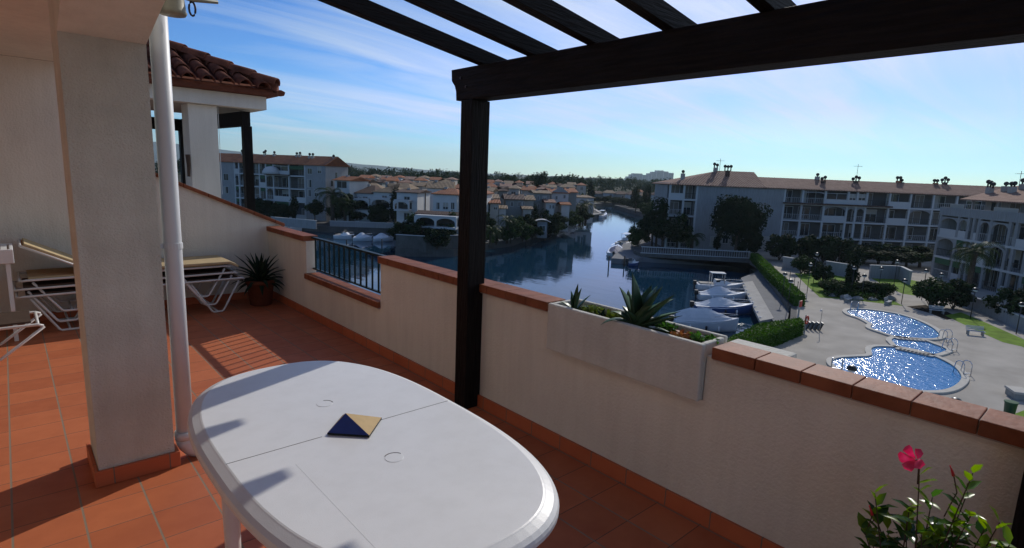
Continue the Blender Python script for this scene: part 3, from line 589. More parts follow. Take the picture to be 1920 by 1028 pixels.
# paved pool deck over the ground
deck = [(8,-60),(75,-60),(140,-20),(128,30),(100,47),(86,40.5),(81,37),(76.8,33.8),(54.2,20.3),(46.3,17.2),(37,16.5),(8,16.5)]
mb = MB(); mb.add([(x,y,G+.004) for x, y in deck], [tuple(range(len(deck)))]); struct(mb.build('pool_deck', M['deck']))
def px_sheet(name, pts, dz, m, k=3):
    P = smooth_loop([Vector((*XY(x, y, G), 0)) for x, y in pts], k) if k > 1 else [Vector((*XY(x, y, G), 0)) for x, y in pts]
    mb = MB(); mb.add([(p.x, p.y, G+dz) for p in P], [tuple(range(len(P)))]); o = mb.build(name, m); 
    if o.data.polygons[0].normal.z < 0: o.data.flip_normals()
    return o
for pts in ([(1490,513),(1512,535),(1537,558),(1600,563),(1693,574),(1672,562),(1640,548),(1618,536),(1585,520),(1540,512)],
            [(1630,520),(1684,520),(1722,528),(1732,545),(1718,555),(1692,551),(1660,537)],
            [(1772,592),(1802,586),(1850,606),(1900,628),(1960,655),(1955,668),(1915,650),(1880,642),(1835,622)],
            [(1898,778),(1925,768),(1990,800),(1960,840)]):
    struct(px_sheet('lawn', pts, .012, M['lawn'], 1))
struct(px_sheet('lawn_border', [(1700,575),(1745,588),(1775,600),(1800,596),(1770,582),(1735,572)], .009, M['soil'], 1))
hl = thing('hills', None, None); del_ = hl
bpy.data.objects.remove(hl)
rng = random.Random(5)
mb = MB(); n = 60; vs = []
for i in range(n+1):
    a = R(-15+70*i/n); az = math.degrees(a); rr = 5200
    h_ = 165*math.exp(-((az-8)/11)**2)+40*math.exp(-((az-24)/9)**2)+rng.uniform(0,5)+9
    vs += [(rr*math.sin(a), rr*math.cos(a), G), (rr*1.15*math.sin(a), rr*1.15*math.cos(a), G+h_), (rr*1.3*math.sin(a), rr*1.3*math.cos(a), G)]
mb.add(vs, [(i*3+j, i*3+3+j, i*3+4+j, i*3+1+j) for i in range(n) for j in (0,1)]); struct(mb.build('hills', M['hill'], smooth=True))

# ---------------------------------------------------------------- pools
def pool(label, pts, group, wm='pool'):
    t = thing('swimming_pool', label, 'pool', (0,0,0), 0, group)
    P = smooth_loop([Vector((*XY(1540+x/5.14, 560+y/5.14, G+.06), 0)) for x, y in pts], 5)
    n = len(P); area = sum(P[i].x*P[(i+1)%n].y-P[(i+1)%n].x*P[i].y for i in range(n))
    if area < 0: P = P[::-1]
    def off(d):
        out = []
        for i in range(n):
            tt = (P[(i+2)%n]-P[i-2]).normalized(); out.append(P[i]+Vector((tt.y,-tt.x,0))*d)
        return out
    rows = [(off(.0),-.02),(off(.0),.10),(off(.02),.115),(off(.36),.115),(off(.38),.10),(off(.38),.005)]
    mb = MB(); vs = [(p.x,p.y,G+z) for r_, z in rows for p in r_]
    mb.add(vs, [(i*n+k, i*n+(k+1)%n, (i+1)*n+(k+1)%n, (i+1)*n+k) for i in range(len(rows)-1) for k in range(n)]); mb.build('coping', M['copingp'], t)
    q = off(-.01); mb = MB(); mb.add([(p.x,p.y,G+.03) for p in q], [tuple(range(n))]); mb.build('water', M[wm], t)
    return t
pool('largest kidney shaped blue swimming pool, nearest the terrace', [(110,610),(135,585),(200,572),(350,563),(440,560),(490,545),(482,515),(487,482),(530,467),(620,466),(720,473),(900,505),(1060,550),(1180,600),(1280,660),(1340,730),(1345,780),(1300,830),(1220,870),(1100,890),(900,882),(600,822),(330,748),(200,692),(130,650)], 'swimming pools')
pool('small blue paddling pool between the two larger pools', [(678,405),(700,385),(760,380),(870,395),(1000,410),(1080,440),(1150,465),(1205,493),(1180,512),(1120,532),(1060,538),(900,503),(750,470),(700,430)], 'swimming pools', 'poolfar')
pool('far elongated blue swimming pool beyond the paddling pool', [(248,128),(265,110),(330,104),(480,112),(700,145),(850,185),(980,235),(1080,290),(1135,345),(1130,372),(1050,388),(880,380),(720,365),(600,330),(485,288),(482,262),(490,248),(400,198),(290,160)], 'swimming pools', 'poolfar')
for lab, a, c, k in (('row of blue stepping blocks between the largest pool and the paddling pool',(728,480),(1065,552),9),('row of blue stepping blocks between the paddling pool and the far pool',(725,382),(1040,408),8)):
    t = thing('stepping_blocks', lab, 'blocks')
    for i in range(k):
        f = (i+.5)/k; x, y = XY(1540+(a[0]+(c[0]-a[0])*f)/5.14, 560+(a[1]+(c[1]-a[1])*f)/5.14, G+.1)
        MB().lathe([(.20,0),(.22,.10),(.0,.10)], (x,y,G+.02), 10).build('block', M['copingp'], t)
def handrail(label, px, py, rz, s=1):
    p = at(px, py, G+.1); t = thing('pool_ladder', label, 'ladder', (p.x,p.y,G+.01), R(rz), 'pool ladders', s)
    for y in (-.28,.28):
        MB().tube([(-.35,y,-.0),(-.35,y,.55)]+[(-.35+.3*(1-math.cos(R(a))), y, .55+.3*math.sin(R(a))) for a in (30,60,90,120,150)]+[(.25,y,.5),(.30,y,.0)], .025, 6).build('handrail', M['steel'], t, smooth=True)
    MB().box(-.38,-.30,-.26,.26,.12,.15).build('step', M['steel'], t)
handrail('pool ladder at the right end of the far pool', 1770, 636, 70); handrail('pool ladder at the right end of the paddling pool', 1779, 654, 70)
handrail('pool ladder at the right edge of the largest pool', 1803, 698, 60); handrail('pool ladder at the left end of the largest pool', 1568, 695, 200)
handrail('pool ladder at the left end of the far pool', 1601, 582, 20)

# ---------------------------------------------------------------- vegetation
def leafcloud(mb, rng, c, rad, n, s, clumps=14, drop=0):
    cs = []
    for _ in range(clumps):
        v = Vector((rng.gauss(0,1), rng.gauss(0,1), rng.gauss(.15,1))).normalized()*rng.uniform(.45,.82)
        cs.append((v, rng.uniform(.26,.46)))
    for i in range(n):
        v, r_ = cs[i % clumps]
        q = Vector((rng.gauss(0,1), rng.gauss(0,1), rng.gauss(0,1))).normalized()*(r_*rng.uniform(.5,1.12))
        o_ = v+q
        if o_.z < drop-.0 and drop > -1 and rng.random() < .8: continue
        p = Vector((c[0]+o_.x*rad[0], c[1]+o_.y*rad[1], c[2]+o_.z*rad[2]))
        nn = (q.normalized()+Vector((rng.gauss(0,.6), rng.gauss(0,.6), rng.gauss(.25,.5)))).normalized()
        e1 = nn.cross(Vector((rng.gauss(0,1), rng.gauss(0,1), rng.gauss(0,1)))).normalized(); e2 = nn.cross(e1); l = s*rng.uniform(.6,1.4)
        mb.add([p+e1*l*.5, p+e2*l*.33, p-e1*l*.5, p-e2*l*.33], [(0,1,2,3)])
def mesh_tree(seed, h, rad, n, s, trunk_r, crown_c, clumps=14, drop=-2, limbs=5):
    rng = random.Random(seed); cm = MB(); leafcloud(cm, rng, (0,0,crown_c), rad, n, s, clumps, drop)
    tm = MB(); tm.tube([(0,0,-.1),(rng.uniform(-.1,.1),rng.uniform(-.1,.1),h*.3),(rng.uniform(-.15,.15),rng.uniform(-.15,.15),crown_c)], trunk_r, 8, r1=trunk_r*.5)
    for k in range(limbs):
        a = 6.28*k/limbs+rng.uniform(-.3,.3); tm.tube([(0,0,crown_c-rad[2]*.9),(rad[0]*.3*math.cos(a),rad[1]*.3*math.sin(a),crown_c-rad[2]*.3),(rad[0]*.65*math.cos(a),rad[1]*.65*math.sin(a),crown_c+rad[2]*.15)], trunk_r*.5, 5, r1=trunk_r*.12)
    return cm, tm
PROTO = {}
def proto(key, cm, tm, mc, mt, cn='crown', tn='trunk'):
    a = cm.build(cn, mc); b_ = tm.build(tn, mt); PROTO[key] = (a.data, b_.data, cn, tn)
    bpy.data.objects.remove(a); bpy.data.objects.remove(b_)
proto('round', *mesh_tree(1, 6, (2.3,2.3,2.3), 3200, .34, .16, 4.0), M['tree'], M['trunk'])
proto('round2', *mesh_tree(2, 6, (2.0,2.2,2.6), 3000, .32, .14, 3.8, 18), M['treeb'], M['trunk'])
proto('oval', *mesh_tree(3, 9, (2.4,2.4,4.0), 3600, .40, .2, 5.4, 22), M['tree'], M['trunk'])
proto('cypress', *mesh_tree(4, 7, (.8,.8,3.4), 1800, .26, .1, 3.6, 20, limbs=3), M['pine'], M['trunk'])
proto('bush', *mesh_tree(5, 1.5, (1.0,1.0,.95), 2800, .17, .05, .85, 14, limbs=4), M['treeb'], M['trunk'])
proto('bushd', *mesh_tree(6, 1.5, (1.0,1.0,.95), 2800, .17, .05, .85, 14, limbs=4), M['tree'], M['trunk'])
cm, tm = mesh_tree(7, 8, (4.6,4.6,3.2), 17000, .36, .26, 5.9, 60, limbs=9); proto('umbrella', cm, tm, M['pine'], M['trunk'])
def palm(seed, h, n=30, L=2.6):
    rng = random.Random(seed); cm = MB(); tm = MB()
    pr = [(.30,-.1)]+[(.21+(.03 if i % 2 else 0), h*i/14) for i in range(1,14)]+[(.34,h*.985),(.12,h+.2)]; tm.lathe(pr, (0,0,0), 9)
    for k in range(n):
        az = 6.28*k*.382+rng.uniform(-.2,.2); el = R(rng.choice([75,60,45,30,15,0,-12])+rng.uniform(-8,8)); p = Vector((0,0,h+.1)); d = Vector((math.cos(az), math.sin(az), 0)); sd_ = Vector((-math.sin(az), math.cos(az), 0)); e = el; st = L/9; pts = [p]
        for i in range(9): p = p+(d*math.cos(e)+Vector((0,0,1))*math.sin(e))*st; e -= R(11+i*1.0); pts.append(p)
        cm.tube(pts, .03, 3, r1=.008)
        for i in range(1, 9):
            for f in (0, .5):
                q = pts[i].lerp(pts[i+1], f) if i < 9 else pts[i]; ll = .62*(1-abs(i-4)/8)
                for sg in (-1, 1):
                    t_ = q+sd_*sg*ll*.85+(pts[i+1]-pts[i])*.9-Vector((0,0,ll*.42)); cm.add([q, q+(pts[i+1]-pts[i])*.28, t_], [(0,1,2)])
    return cm, tm
proto('palm', *palm(11, 4.2), M['palm'], M['trunk']); proto('palms', *palm(12, 2.0, 26, 2.2), M['palm'], M['trunk']); proto('palmt', *palm(13, 6.2, 30, 2.1), M['palm'], M['trunk'])
def plant(key, name, label, cat, loc, s=1, rz=0, group=None):
    t = thing(name, label, cat, loc, rz, group, s); a, b_, cn, tn = PROTO[key]
    for d, n in ((a, cn), (b_, tn)):
        o = bpy.data.objects.new(n, d); sc.collection.objects.link(o); o.parent = t
    return t
def gp(px, py, z=G): p = at(px, py, z); return (p.x, p.y, z)
def dpg(px, k, z=G): p = dp(px, k); return (p.x, p.y, z)
plant('umbrella', 'umbrella_pine', 'broad dark umbrella pine in front of the blank end wall of the right apartment building', 'tree', dpg(1392,84), (.90,.90,1.03))
VEG = [
 # right bank and garden
 ('oval','leafy_tree','tall dark tree at the canal edge just left of the right apartment building','tree',dpg(1240,92),(1.05,1.05,.92),0),
 ('round','leafy_tree','dark tree on the promenade in front of the leftmost balconies of the right apartment building','tree',gp(1222,462),(1.1,1.1,.95),1),
 ('round2','leafy_tree','rounded dark tree between the promenade wall and the balconies, left of the umbrella pine','tree',gp(1268,467),(1.2,1.2,.92),2),
 ('palms','palm_tree','short dark palm left of the umbrella pine behind the promenade wall','palm tree',gp(1296,471),(1.2,1.2,1.0),0),
 ('bushd','large_bush','wide dark bush under the umbrella pine','bush',gp(1398,478),(3.0,2.5,2.4),0),
 ('cypress','cypress','small dark shrub against the blank end wall, left of the umbrella pine','tree',gp(1345,473),(.9,.9,.5),0),
 ('bush','round_shrub','large round shrub at the left end of the main lawn','bush',gp(1502,514),(1.35,1.35,1.35),0),
 ('bushd','round_shrub','round dark shrub with the garden lamp in front, on the main lawn','bush',gp(1540,532),(1.3,1.3,1.25),3),
 ('bushd','round_shrub','shrub right behind the large round shrub at the left end of the main lawn','bush',gp(1526,512),(1.2,1.2,1.1),5),
 ('bush','round_shrub','low green shrub in the middle of the rockery','bush',gp(1570,552),(1.5,1.5,.9),1),
 ('bush','round_shrub','spreading low shrub at the left of the rockery','bush',gp(1552,547),(1.2,1.2,.7),1),
 ('bushd','round_shrub','dark low shrub right of the thick garden tree trunk','bush',gp(1620,553),(1.3,1.3,.8),2),
 ('bush','round_shrub','shrub at the right end of the rockery beside the path','bush',gp(1652,556),(1.4,1.4,.9),4),
 ('cypress','small_conifer','narrow dark conifer rising from the middle of the rockery','tree',gp(1597,553),(1.0,1.0,.78),0),
 ('bush','big_bush','large dark spreading bush left of the pair beside the lawn near the white garden wall','bush',gp(1744,577),(1.8,1.8,1.65),0),
 ('bushd','big_bush','large dark spreading bush right of the pair beside the lawn near the white garden wall','bush',gp(1786,580),(1.85,1.85,1.6),2),
 ('palm','palm_tree','palm with a tall trunk standing in front of the right wing','palm tree',gp(1812,560),(1.15,1.15,1.15),0),
 ('bushd','dark_shrub','dark clipped shrub behind the white garden wall at the right edge','bush',gp(1888,600),(1.8,1.8,1.7),0),
 ('bushd','dark_shrub','second dark shrub behind the white garden wall, nearest the frame edge','bush',gp(1925,615),(1.8,1.8,1.6),2),
]
for i, px in enumerate((1612,1640,1668,1696,1722,1748)):
    VEG.append(('round' if i % 2 else 'round2','leafy_tree',['leftmost','second','third','fourth','fifth','rightmost'][i]+' dark tree in the row along the foot of the main facade','tree',dpg(px,82-i*.4),(1.5,1.4,.42+.04*(i % 3)),i))
for i, px in enumerate((1478,1520,1560,1590)):
    VEG.append(('bushd','dark_shrub',['first','second','third','fourth'][i]+' dark shrub from the left below the balconies of the main facade','bush',dpg(px,82-i),(3.0,2.2,2.3),i))
# left bank
VEG += [
 ('palm','palm_tree','big palm in front of the gable of the left apartment building','palm tree',dpg(622,106),(1.6,1.6,1.3),0),
 ('palms','palm_tree','lower palm right of the big palm by the left apartment building','palm tree',dpg(646,101),(1.3,1.3,1.6),2),
 ('round','leafy_tree','broad black green tree mass right of the big palm, beside the first villa','tree',dpg(655,111),(1.3,1.3,.95),0),
 ('round2','leafy_tree','dark tree below the big palm next to the moored boats','tree',dpg(630,112),(1.2,1.1,.75),0),
 ('round','leafy_tree','dark round tree on the water side, left of the big palm','tree',dpg(588,104),(.85,.85,.7),4),
 ('cypress','cypress','narrow conifer left of the round tree on the left bank','tree',dpg(549,108),(1.3,1.3,.8),0),
 ('bushd','dark_bush','dark bush at the foot of the left apartment balconies, left end','bush',dpg(500,116),(3,2,2.2),0),
 ('bushd','dark_bush','dark bush at the foot of the left apartment balconies, right end','bush',dpg(528,112),(3,2,2.0),0),
 ('bushd','dark_bush','dark bush showing beside the timber post of the neighbouring terrace','bush',dpg(484,118),(2.5,2,2.4),0),
 ('cypress','cypress','pointed cypress between the first and second villa','tree',dpg(741,92),(1.5,1.5,.95),0),
 ('round','leafy_tree','dark low tree under the arcade villa, left of the white crane','tree',dpg(715,88),(.9,.9,.55),1),
 ('round2','leafy_tree','dark leafy tree right of the white crane in front of the second villa','tree',dpg(768,84),(1.15,1.15,.72),1),
 ('round','leafy_tree','dark leafy tree in front of the arcade villa terrace','tree',dpg(792,82),(1.0,1.0,.6),1),
 ('round2','leafy_tree','dark tree just left of the pergola post on the villa quay','tree',dpg(845,84),(1.0,1.0,.8),1),
 ('palms','palm_tree','short palm just right of the pergola post on the canal bank','palm tree',dpg(924,84),(1.0,1.0,1.1),1),
 ('palm','palm_tree','palm in front of the cream house right of the pergola post','palm tree',dpg(955,90),(.95,.95,.85),4),
 ('round2','leafy_tree','dense dark green tree below that palm on the canal bank','tree',dpg(962,90),(.9,.9,.62),1),
 ('round','leafy_tree','brownish tree immediately right of the pergola post','tree',dpg(915,92),(.8,.8,.75),2),
 ('bush','green_bush','round green bush on the quay below the cream house','bush',dpg(985,94),(2,2,1.8),1),
 ('bushd','dark_bush','dark bush beside the white kiosk on the quay','bush',dpg(1037,103),(2.6,2,2.4),1),
 ('round','leafy_tree','dark tree in front of the blue gabled house','tree',dpg(1052,112),(1.0,1.0,.62),1),
 ('round2','leafy_tree','mid green tree right of the one in front of the blue gabled house','tree',dpg(1070,118),(1.2,1.2,.62),1),
 ('palm','palm_tree','left palm of the pair at the bend of the canal','palm tree',dpg(1092,128),(1.3,1.3,1.0),1),
 ('palm','palm_tree','right palm of the pair at the bend of the canal','palm tree',dpg(1103,130),(1.25,1.25,1.1),3),
 ('oval','tall_tree','tall bushy double crowned tree standing above the roofs, left crown','tree',dpg(1008,190),(1.25,1.25,1.35),1),
 ('oval','tall_tree','tall bushy double crowned tree standing above the roofs, right crown','tree',dpg(1020,190),(1.15,1.15,1.4),3),
 ('oval','tall_tree','tall dark tree on the skyline above the canal bend','tree',dpg(1052,260),(2.2,1.6,1.15),3),
 ('cypress','cypress','tall cypress on the skyline above the canal bend','tree',dpg(1109,230),(2.2,2.2,1.5),3),
 ('oval','tall_tree','pointed dark tree in front of the left hazy tower block','tree',dpg(1196,190),(1.0,1.0,1.0),3),
 ('oval','tall_tree','pointed dark tree in front of the right hazy tower block','tree',dpg(1215,200),(.75,.75,1.12),1),
 ('cypress','cypress','small cypress right of the pointed trees, left of the apartment roof','tree',dpg(1235,180),(1.5,1.5,1.15),1),
 ('round','leafy_tree','rounded tree between the far bank and the right apartment building','tree',dpg(1250,130),(1.3,1.3,1.25),4),
]
for i, (px, k, s_) in enumerate(((1122,262,1.0),(1137,262,1.2),(1152,256,1.1),(1166,246,1.2),(1180,234,1.2),(1193,222,1.2),(1205,210,1.2),(1217,198,1.25))):
    VEG.append(('bushd','bank_bush',['first','second','third','fourth','fifth','sixth','seventh','eighth'][i]+' dark bush from the left along the far curved canal bank','bush',dpg(px,k),(4.2*s_,3*s_,1.5*s_),i))
VEG += [
 ('round','leafy_tree','dark tree behind the moored boats, just left of the first villa stair','tree',dpg(668,111.5),(.8,.8,.45),3),
 ('bushd','dark_bush','dark bush at the foot of the first villa, beside the stair','bush',dpg(712,92),(2.6,2.2,2.0),0),
 ('bushd','dark_bush','dark bush on the villa quay right of the crane','bush',dpg(752,84),(2.4,2.0,2.0),1),
 ('bushd','dark_bush','dark bush on the villa quay in front of the arcade, right end','bush',dpg(822,80),(2.6,2.0,1.7),1),
 ('round2','leafy_tree','olive green tree in front of the grey green house with tall chimneys','tree',dpg(972,97),(.85,.85,.62),1),
 ('round','leafy_tree','dark tree in front of the narrow white house with slanting roof edge','tree',dpg(993,100),(.8,.8,.66),2),
 ('cypress','cypress','narrow cypress left of the white kiosk','tree',dpg(1006,104),(1.1,1.1,.85),2),
 ('round2','leafy_tree','rounded tree in front of the tall dark green grey house','tree',dpg(1022,108),(.95,.95,.72),2),
 ('bush','green_bush','light green bush low on the quay just right of the pergola post','bush',dpg(935,88),(1.9,1.7,1.5),2),
 ('bush','green_bush','low green bush on the quay left of the white kiosk','bush',dpg(1003,99),(2.0,1.7,1.3),2),
 ('bush','green_bush','low green bush on the quay right of the white kiosk','bush',dpg(1046,108),(2.3,1.7,1.5),3),
 ('round2','leafy_tree','dark tree between the two palms and the green grey red roofed house','tree',dpg(1084,124),(1.0,1.0,.62),3),
 ('round','leafy_tree','dark tree right under the two palms at the canal bend','tree',dpg(1098,127),(1.2,1.0,.6),2),
 ('round2','leafy_tree','large dark tree at the right end of the far bank, above the cabin cruiser','tree',dpg(1226,150),(1.5,1.3,.95),2),
 ('bush','pale_shrub','pale green shrub on the promenade edge above the cabin cruiser','bush',dpg(1206,92),(1.8,1.5,1.9),2),
 ('round','leafy_tree','dark tree between the promenade shrubs and the leftmost balconies','tree',dpg(1252,88),(1.2,1.1,.8),5),
]
for key, name, lab, cat, loc, s_, rz in VEG:
    k_ = loc[0]*math.sin(YAW)+loc[1]*math.cos(YAW)
    if loc[0]/loc[1] < .59 and loc[1] > 50 and k_ < 111: q_ = 111.5/k_; loc = (loc[0]*q_, loc[1]*q_, loc[2]); s_ = tuple(v*q_ for v in s_)
    if loc[1] > 125 or loc[0] > 150: loc = (loc[0], loc[1], G-.1)
    plant(key, name, lab, cat, loc, s_, rz)
def hedge(label, poly, z0, h, seed=1, n=6000, s=.16):
    t = thing('hedge', label, 'hedge'); MB().prism([(p[0],p[1]) for p in poly], z0, z0+h*.93).build('core', M['hedge'], t)
    rng = random.Random(seed); mb = MB(); m = len(poly)
    area = [(Vector((*poly[i],0))-Vector((*poly[(i+1)%m],0))).length*h for i in range(m)]
    ctr = Vector((sum(p[0] for p in poly)/m, sum(p[1] for p in poly)/m, 0)); tot = sum(area)
    for _ in range(n):
        if rng.random() < .5:
            while 1:
                i = rng.randrange(1, m-1); a, b_, c_ = [Vector((*poly[j],0)) for j in (0,i,i+1)]
                u, v = rng.random(), rng.random()
                if u+v > 1: u, v = 1-u, 1-v
                p = a+(b_-a)*u+(c_-a)*v; p.z = z0+h*rng.uniform(.9,1.03); break
        else:
            i = rng.choices(range(m), area)[0]; a, b_ = Vector((*poly[i],0)), Vector((*poly[(i+1)%m],0)); p = a.lerp(b_, rng.random()); e = (b_-a).normalized(); p += Vector((e.y,-e.x,0))*rng.uniform(-.05,.12); p.z = z0+h*rng.random()
        u = Vector((rng.gauss(0,1), rng.gauss(0,1), rng.gauss(0,1))).normalized(); v = u.cross(Vector((rng.gauss(0,1), rng.gauss(0,1), rng.gauss(0,1)))).normalized(); l = s*rng.uniform(.6,1.4)
        mb.add([p+u*l*.5, p+v*l*.35, p-u*l*.5, p-v*l*.35], [(0,1,2,3)])
    mb.build('foliage', M['hedge'], t)
hedge('low clipped hedge in front of the covered boats, beside the pool deck', [XY(x_,y_,G+1.1) for x_, y_ in ((1330,652),(1392,643),(1507,602.5),(1499,596),(1424,606))], G, 1.1, 1, 9000, .13)
hedge('long clipped hedge climbing beside the dock walkway, its near part', [(53.9,20.5),(54.5,19.8),(69.2,29.2),(68.5,30.0)], G, 1.1, 2, 7000, .14)
hedge('further clipped hedge beside the dock walkway, next to the promenade corner', [(69.2,30.4),(70.0,29.6),(82.0,37.1),(81.2,37.8)], G, 1.05, 3, 5000, .16)
hedge('dark hedge on the lawn edge beneath the right wing', [(104,14),(105,12),(88,6.5),(87,8)], G, 1.6, 4, 2500, .25)
# flower beds and far woods: nobody could count these
rng = random.Random(9); mb = MB()
for _ in range(2600):
    t_ = rng.random(); a = Vector(gp(1545+115*t_, 553+8*t_+rng.uniform(-16,4)))
    u = Vector((rng.gauss(0,1), rng.gauss(0,1), abs(rng.gauss(0,1)))).normalized(); v = u.cross(Vector((rng.gauss(0,1), rng.gauss(0,1), 1))).normalized(); l = rng.uniform(.15,.4)
    a.z = G+rng.uniform(0,.45); mb.add([a, a+u*l*.5+v*l*.25, a+u*l, a+u*l*.5-v*l*.25], [(0,1,2,3)])
tag(mb.build('ground_cover', M['treeb']), 'low mixed planting covering the rockery on the main lawn', 'ground cover', kind='stuff')
for i, (px, py, s_) in enumerate(((1562,556,.7),(1585,560,.9),(1608,562,.8),(1635,563,.7),(1575,545,.6),(1668,562,.9),(1600,548,.5))):
    x, y, z = gp(px, py); rg = random.Random(40+i); mb = MB(); pr = [(.0,0),(.55,.0),(.62,.18),(.45,.36),(.15,.46),(.0,.47)]
    mb.lathe(pr, (0,0,0), 9); mb.v = [(a*rg.uniform(.75,1.25), b_*rg.uniform(.7,1.2), c_*rg.uniform(.8,1.2)) for a, b_, c_ in mb.v]
    o = mb.build('rock', M['rock']); o.location = (x,y,z); o.scale = (s_*1.3,s_,s_*.9); tag(o, ['leftmost','second','third','fourth','fifth','sixth','seventh'][i]+' pale boulder from the left in the rockery on the lawn' if i not in (4,6) else ('pale boulder behind the low shrub at the left of the rockery' if i == 4 else 'small pale boulder in front of the narrow conifer of the rockery'), 'rock')
def wood(name, label, spots, seed, m, leaf=1.5, n=70):
    rng = random.Random(seed); mb = MB()
    for x, y, z, r_, h_ in spots:
        leafcloud(mb, rng, (x, y, z+h_*.55), (r_, r_, h_*.55), n, leaf, 7, -2)
    return tag(mb.build(name, m), label, 'woodland', kind='stuff')
rng = random.Random(31); sp_ = []
for i in range(420):
    px = rng.uniform(640, 1290); k = rng.choice([rng.uniform(230,420), rng.uniform(400,900)]); x, y, z = dpg(px, k)
    if px > 1100: k = rng.uniform(330, 800); x, y, z = dpg(px, k)
    sp_.append((x, y, z, rng.uniform(3.5,6)*k/330, rng.uniform(6.5,9.5)*(1+k/1600)))
wood('woodland', 'dark belt of trees closing the view behind the villas and along the skyline', sp_, 7, M['tree'], 1.6, 110)
sp_ = []
for i in range(60):
    px = rng.uniform(300, 660); k = rng.uniform(260, 600); x, y, z = dpg(px, k); sp_.append((x, y, z, rng.uniform(4,7)*k/330, rng.uniform(8,11)*(1+k/1200)))
wood('woodland', 'distant trees glimpsed behind the left apartment building', sp_, 8, M['tree'], 1.6, 110)
sp_ = []
for i in range(110):
    px = rng.uniform(655, 860) if i < 70 else rng.uniform(900, 1100); k = rng.uniform(125, 240); x, y, z = dpg(px, k); sp_.append((x, y, z, rng.uniform(1.6,2.8), rng.uniform(4,6.3)))
wood('garden_trees', 'small trees mixed in among the far villa roofs', sp_, 9, M['treeb'], .9, 70)

# pale kerb along the canal bank
b = MB(); pts_ = [(59,71),(65,72.5),(94,90),(115.6,103),(127,110),(141,114.6),(158,132)]
for (ax, ay), (bx, by) in zip(pts_[:-1], pts_[1:]):
    e = Vector((bx-ax,by-ay,0)).normalized(); n_ = Vector((-e.y,e.x,0)); q = [Vector((ax,ay,0))-n_*.12, Vector((bx,by,0))-n_*.12, Vector((bx,by,0))+n_*.9, Vector((ax,ay,0))+n_*.9]
    b.prism([(p.x,p.y) for p in q], G-.1, G+.06)
struct(b.build('quay_kerb', M['copingp']))
for i in range(9):
    f_ = (i+.5)/9; p = Vector((*dk[0],0)).lerp(Vector((*dk[1],0)), f_); t = thing('mooring_cleat', 'small pale mooring cleat, '+('farthest','second','third','fourth','fifth','sixth','seventh','eighth','nearest')[i]+' of the row on the dock edge', 'cleat', (p.x+.15,p.y-.05,W+.8), R(-58), 'mooring cleats along the dock')
    MB().box(-.16,.16,-.03,.03,.08,.13).build('bar', M['gel'], t); MB().box(-.05,.05,-.03,.03,0,.079).build('stem', M['gel'], t)

# ---------------------------------------------------------------- buildings
class Face:                                     # vertical plane seen by the camera: local x right, y away, z up
    def __init__(s, P0, P1, zb=G):
        s.p = Vector((P0[0],P0[1],zb)); q = Vector((P1[0],P1[1],zb)); s.L = (q-s.p).length; s.e = (q-s.p).normalized(); s.n = Vector((-s.e.y, s.e.x, 0)); s.rz = math.atan2(s.e.y, s.e.x)
    def hit(s, px, py, off=0):
        d = ray(px, py); t = ((s.p+s.n*off-EYE).dot(s.n))/d.dot(s.n); h = EYE+d*t-s.p; return h.dot(s.e), h.z
    def x(s, px, py, off=0): return s.hit(px, py, off)[0]
    def z(s, px, py, off=0): return s.hit(px, py, off)[1]
def window(par, x0, x1, z0, z1, y=0, frame='trim', pane='glass', shutter=False, nm='window'):
    f = .07; b = MB(); b.box(x0-f, x1+f, y-.05, y+.02, z1, z1+f); b.box(x0-f, x1+f, y-.08, y+.02, z0-f, z0); b.box(x0-f, x0, y-.05, y+.02, z0, z1); b.box(x1, x1+f, y-.05, y+.02, z0, z1)
    b.box((x0+x1)/2-.03, (x0+x1)/2+.03, y-.045, y+.02, z0, z1)
    w_ = b.build(nm, M[frame], par); MB().box(x0+.002, x1-.002, y-.012, y+.015, z0+.002, z1-.002).build('pane', M[pane], w_)
    rg_ = random.Random(int(x0*37+z0*11))
    if rg_.random() < .55 and pane == 'glass':
        b = MB(); q_ = rg_.random()
        if q_ < .5: zz = z1-(z1-z0)*rg_.uniform(.25,.7); b.box(x0+.02, x1-.02, y-.02, y-.013, zz, z1-.01)
        else: b.box(x0+.02, x0+(x1-x0)*rg_.uniform(.2,.45), y-.02, y-.013, z0+.01, z1-.01)
        b.build('blind', M['curtain'], w_)
    return w_
def arch_panel(mb, x0, x1, zt, zs, y0, y1, n=12):       # wall filling between an arch (springing zs) and the level zt
    r = (x1-x0)/2; c = (x0+x1)/2; rise = min(r, zt-zs-.12); pts = [(x0,zt),(x0,zs)]+[(c-r*math.cos(math.pi*k/n), zs+rise*math.sin(math.pi*k/n)) for k in range(1,n)]+[(x1,zs),(x1,zt)]
    for k in range(1, len(pts)-2):
        a, b_ = pts[k], pts[k+1]; mb.slab([(a[0],a[1]),(b_[0],b_[1]+1e-4),(b_[0],zt),(a[0]-1e-4,zt)] if b_[0]-a[0] > 1e-3 else [(a[0],a[1]),(a[0]+.002,a[1]),(a[0]+.002,zt),(a[0],zt)], y0, y1)
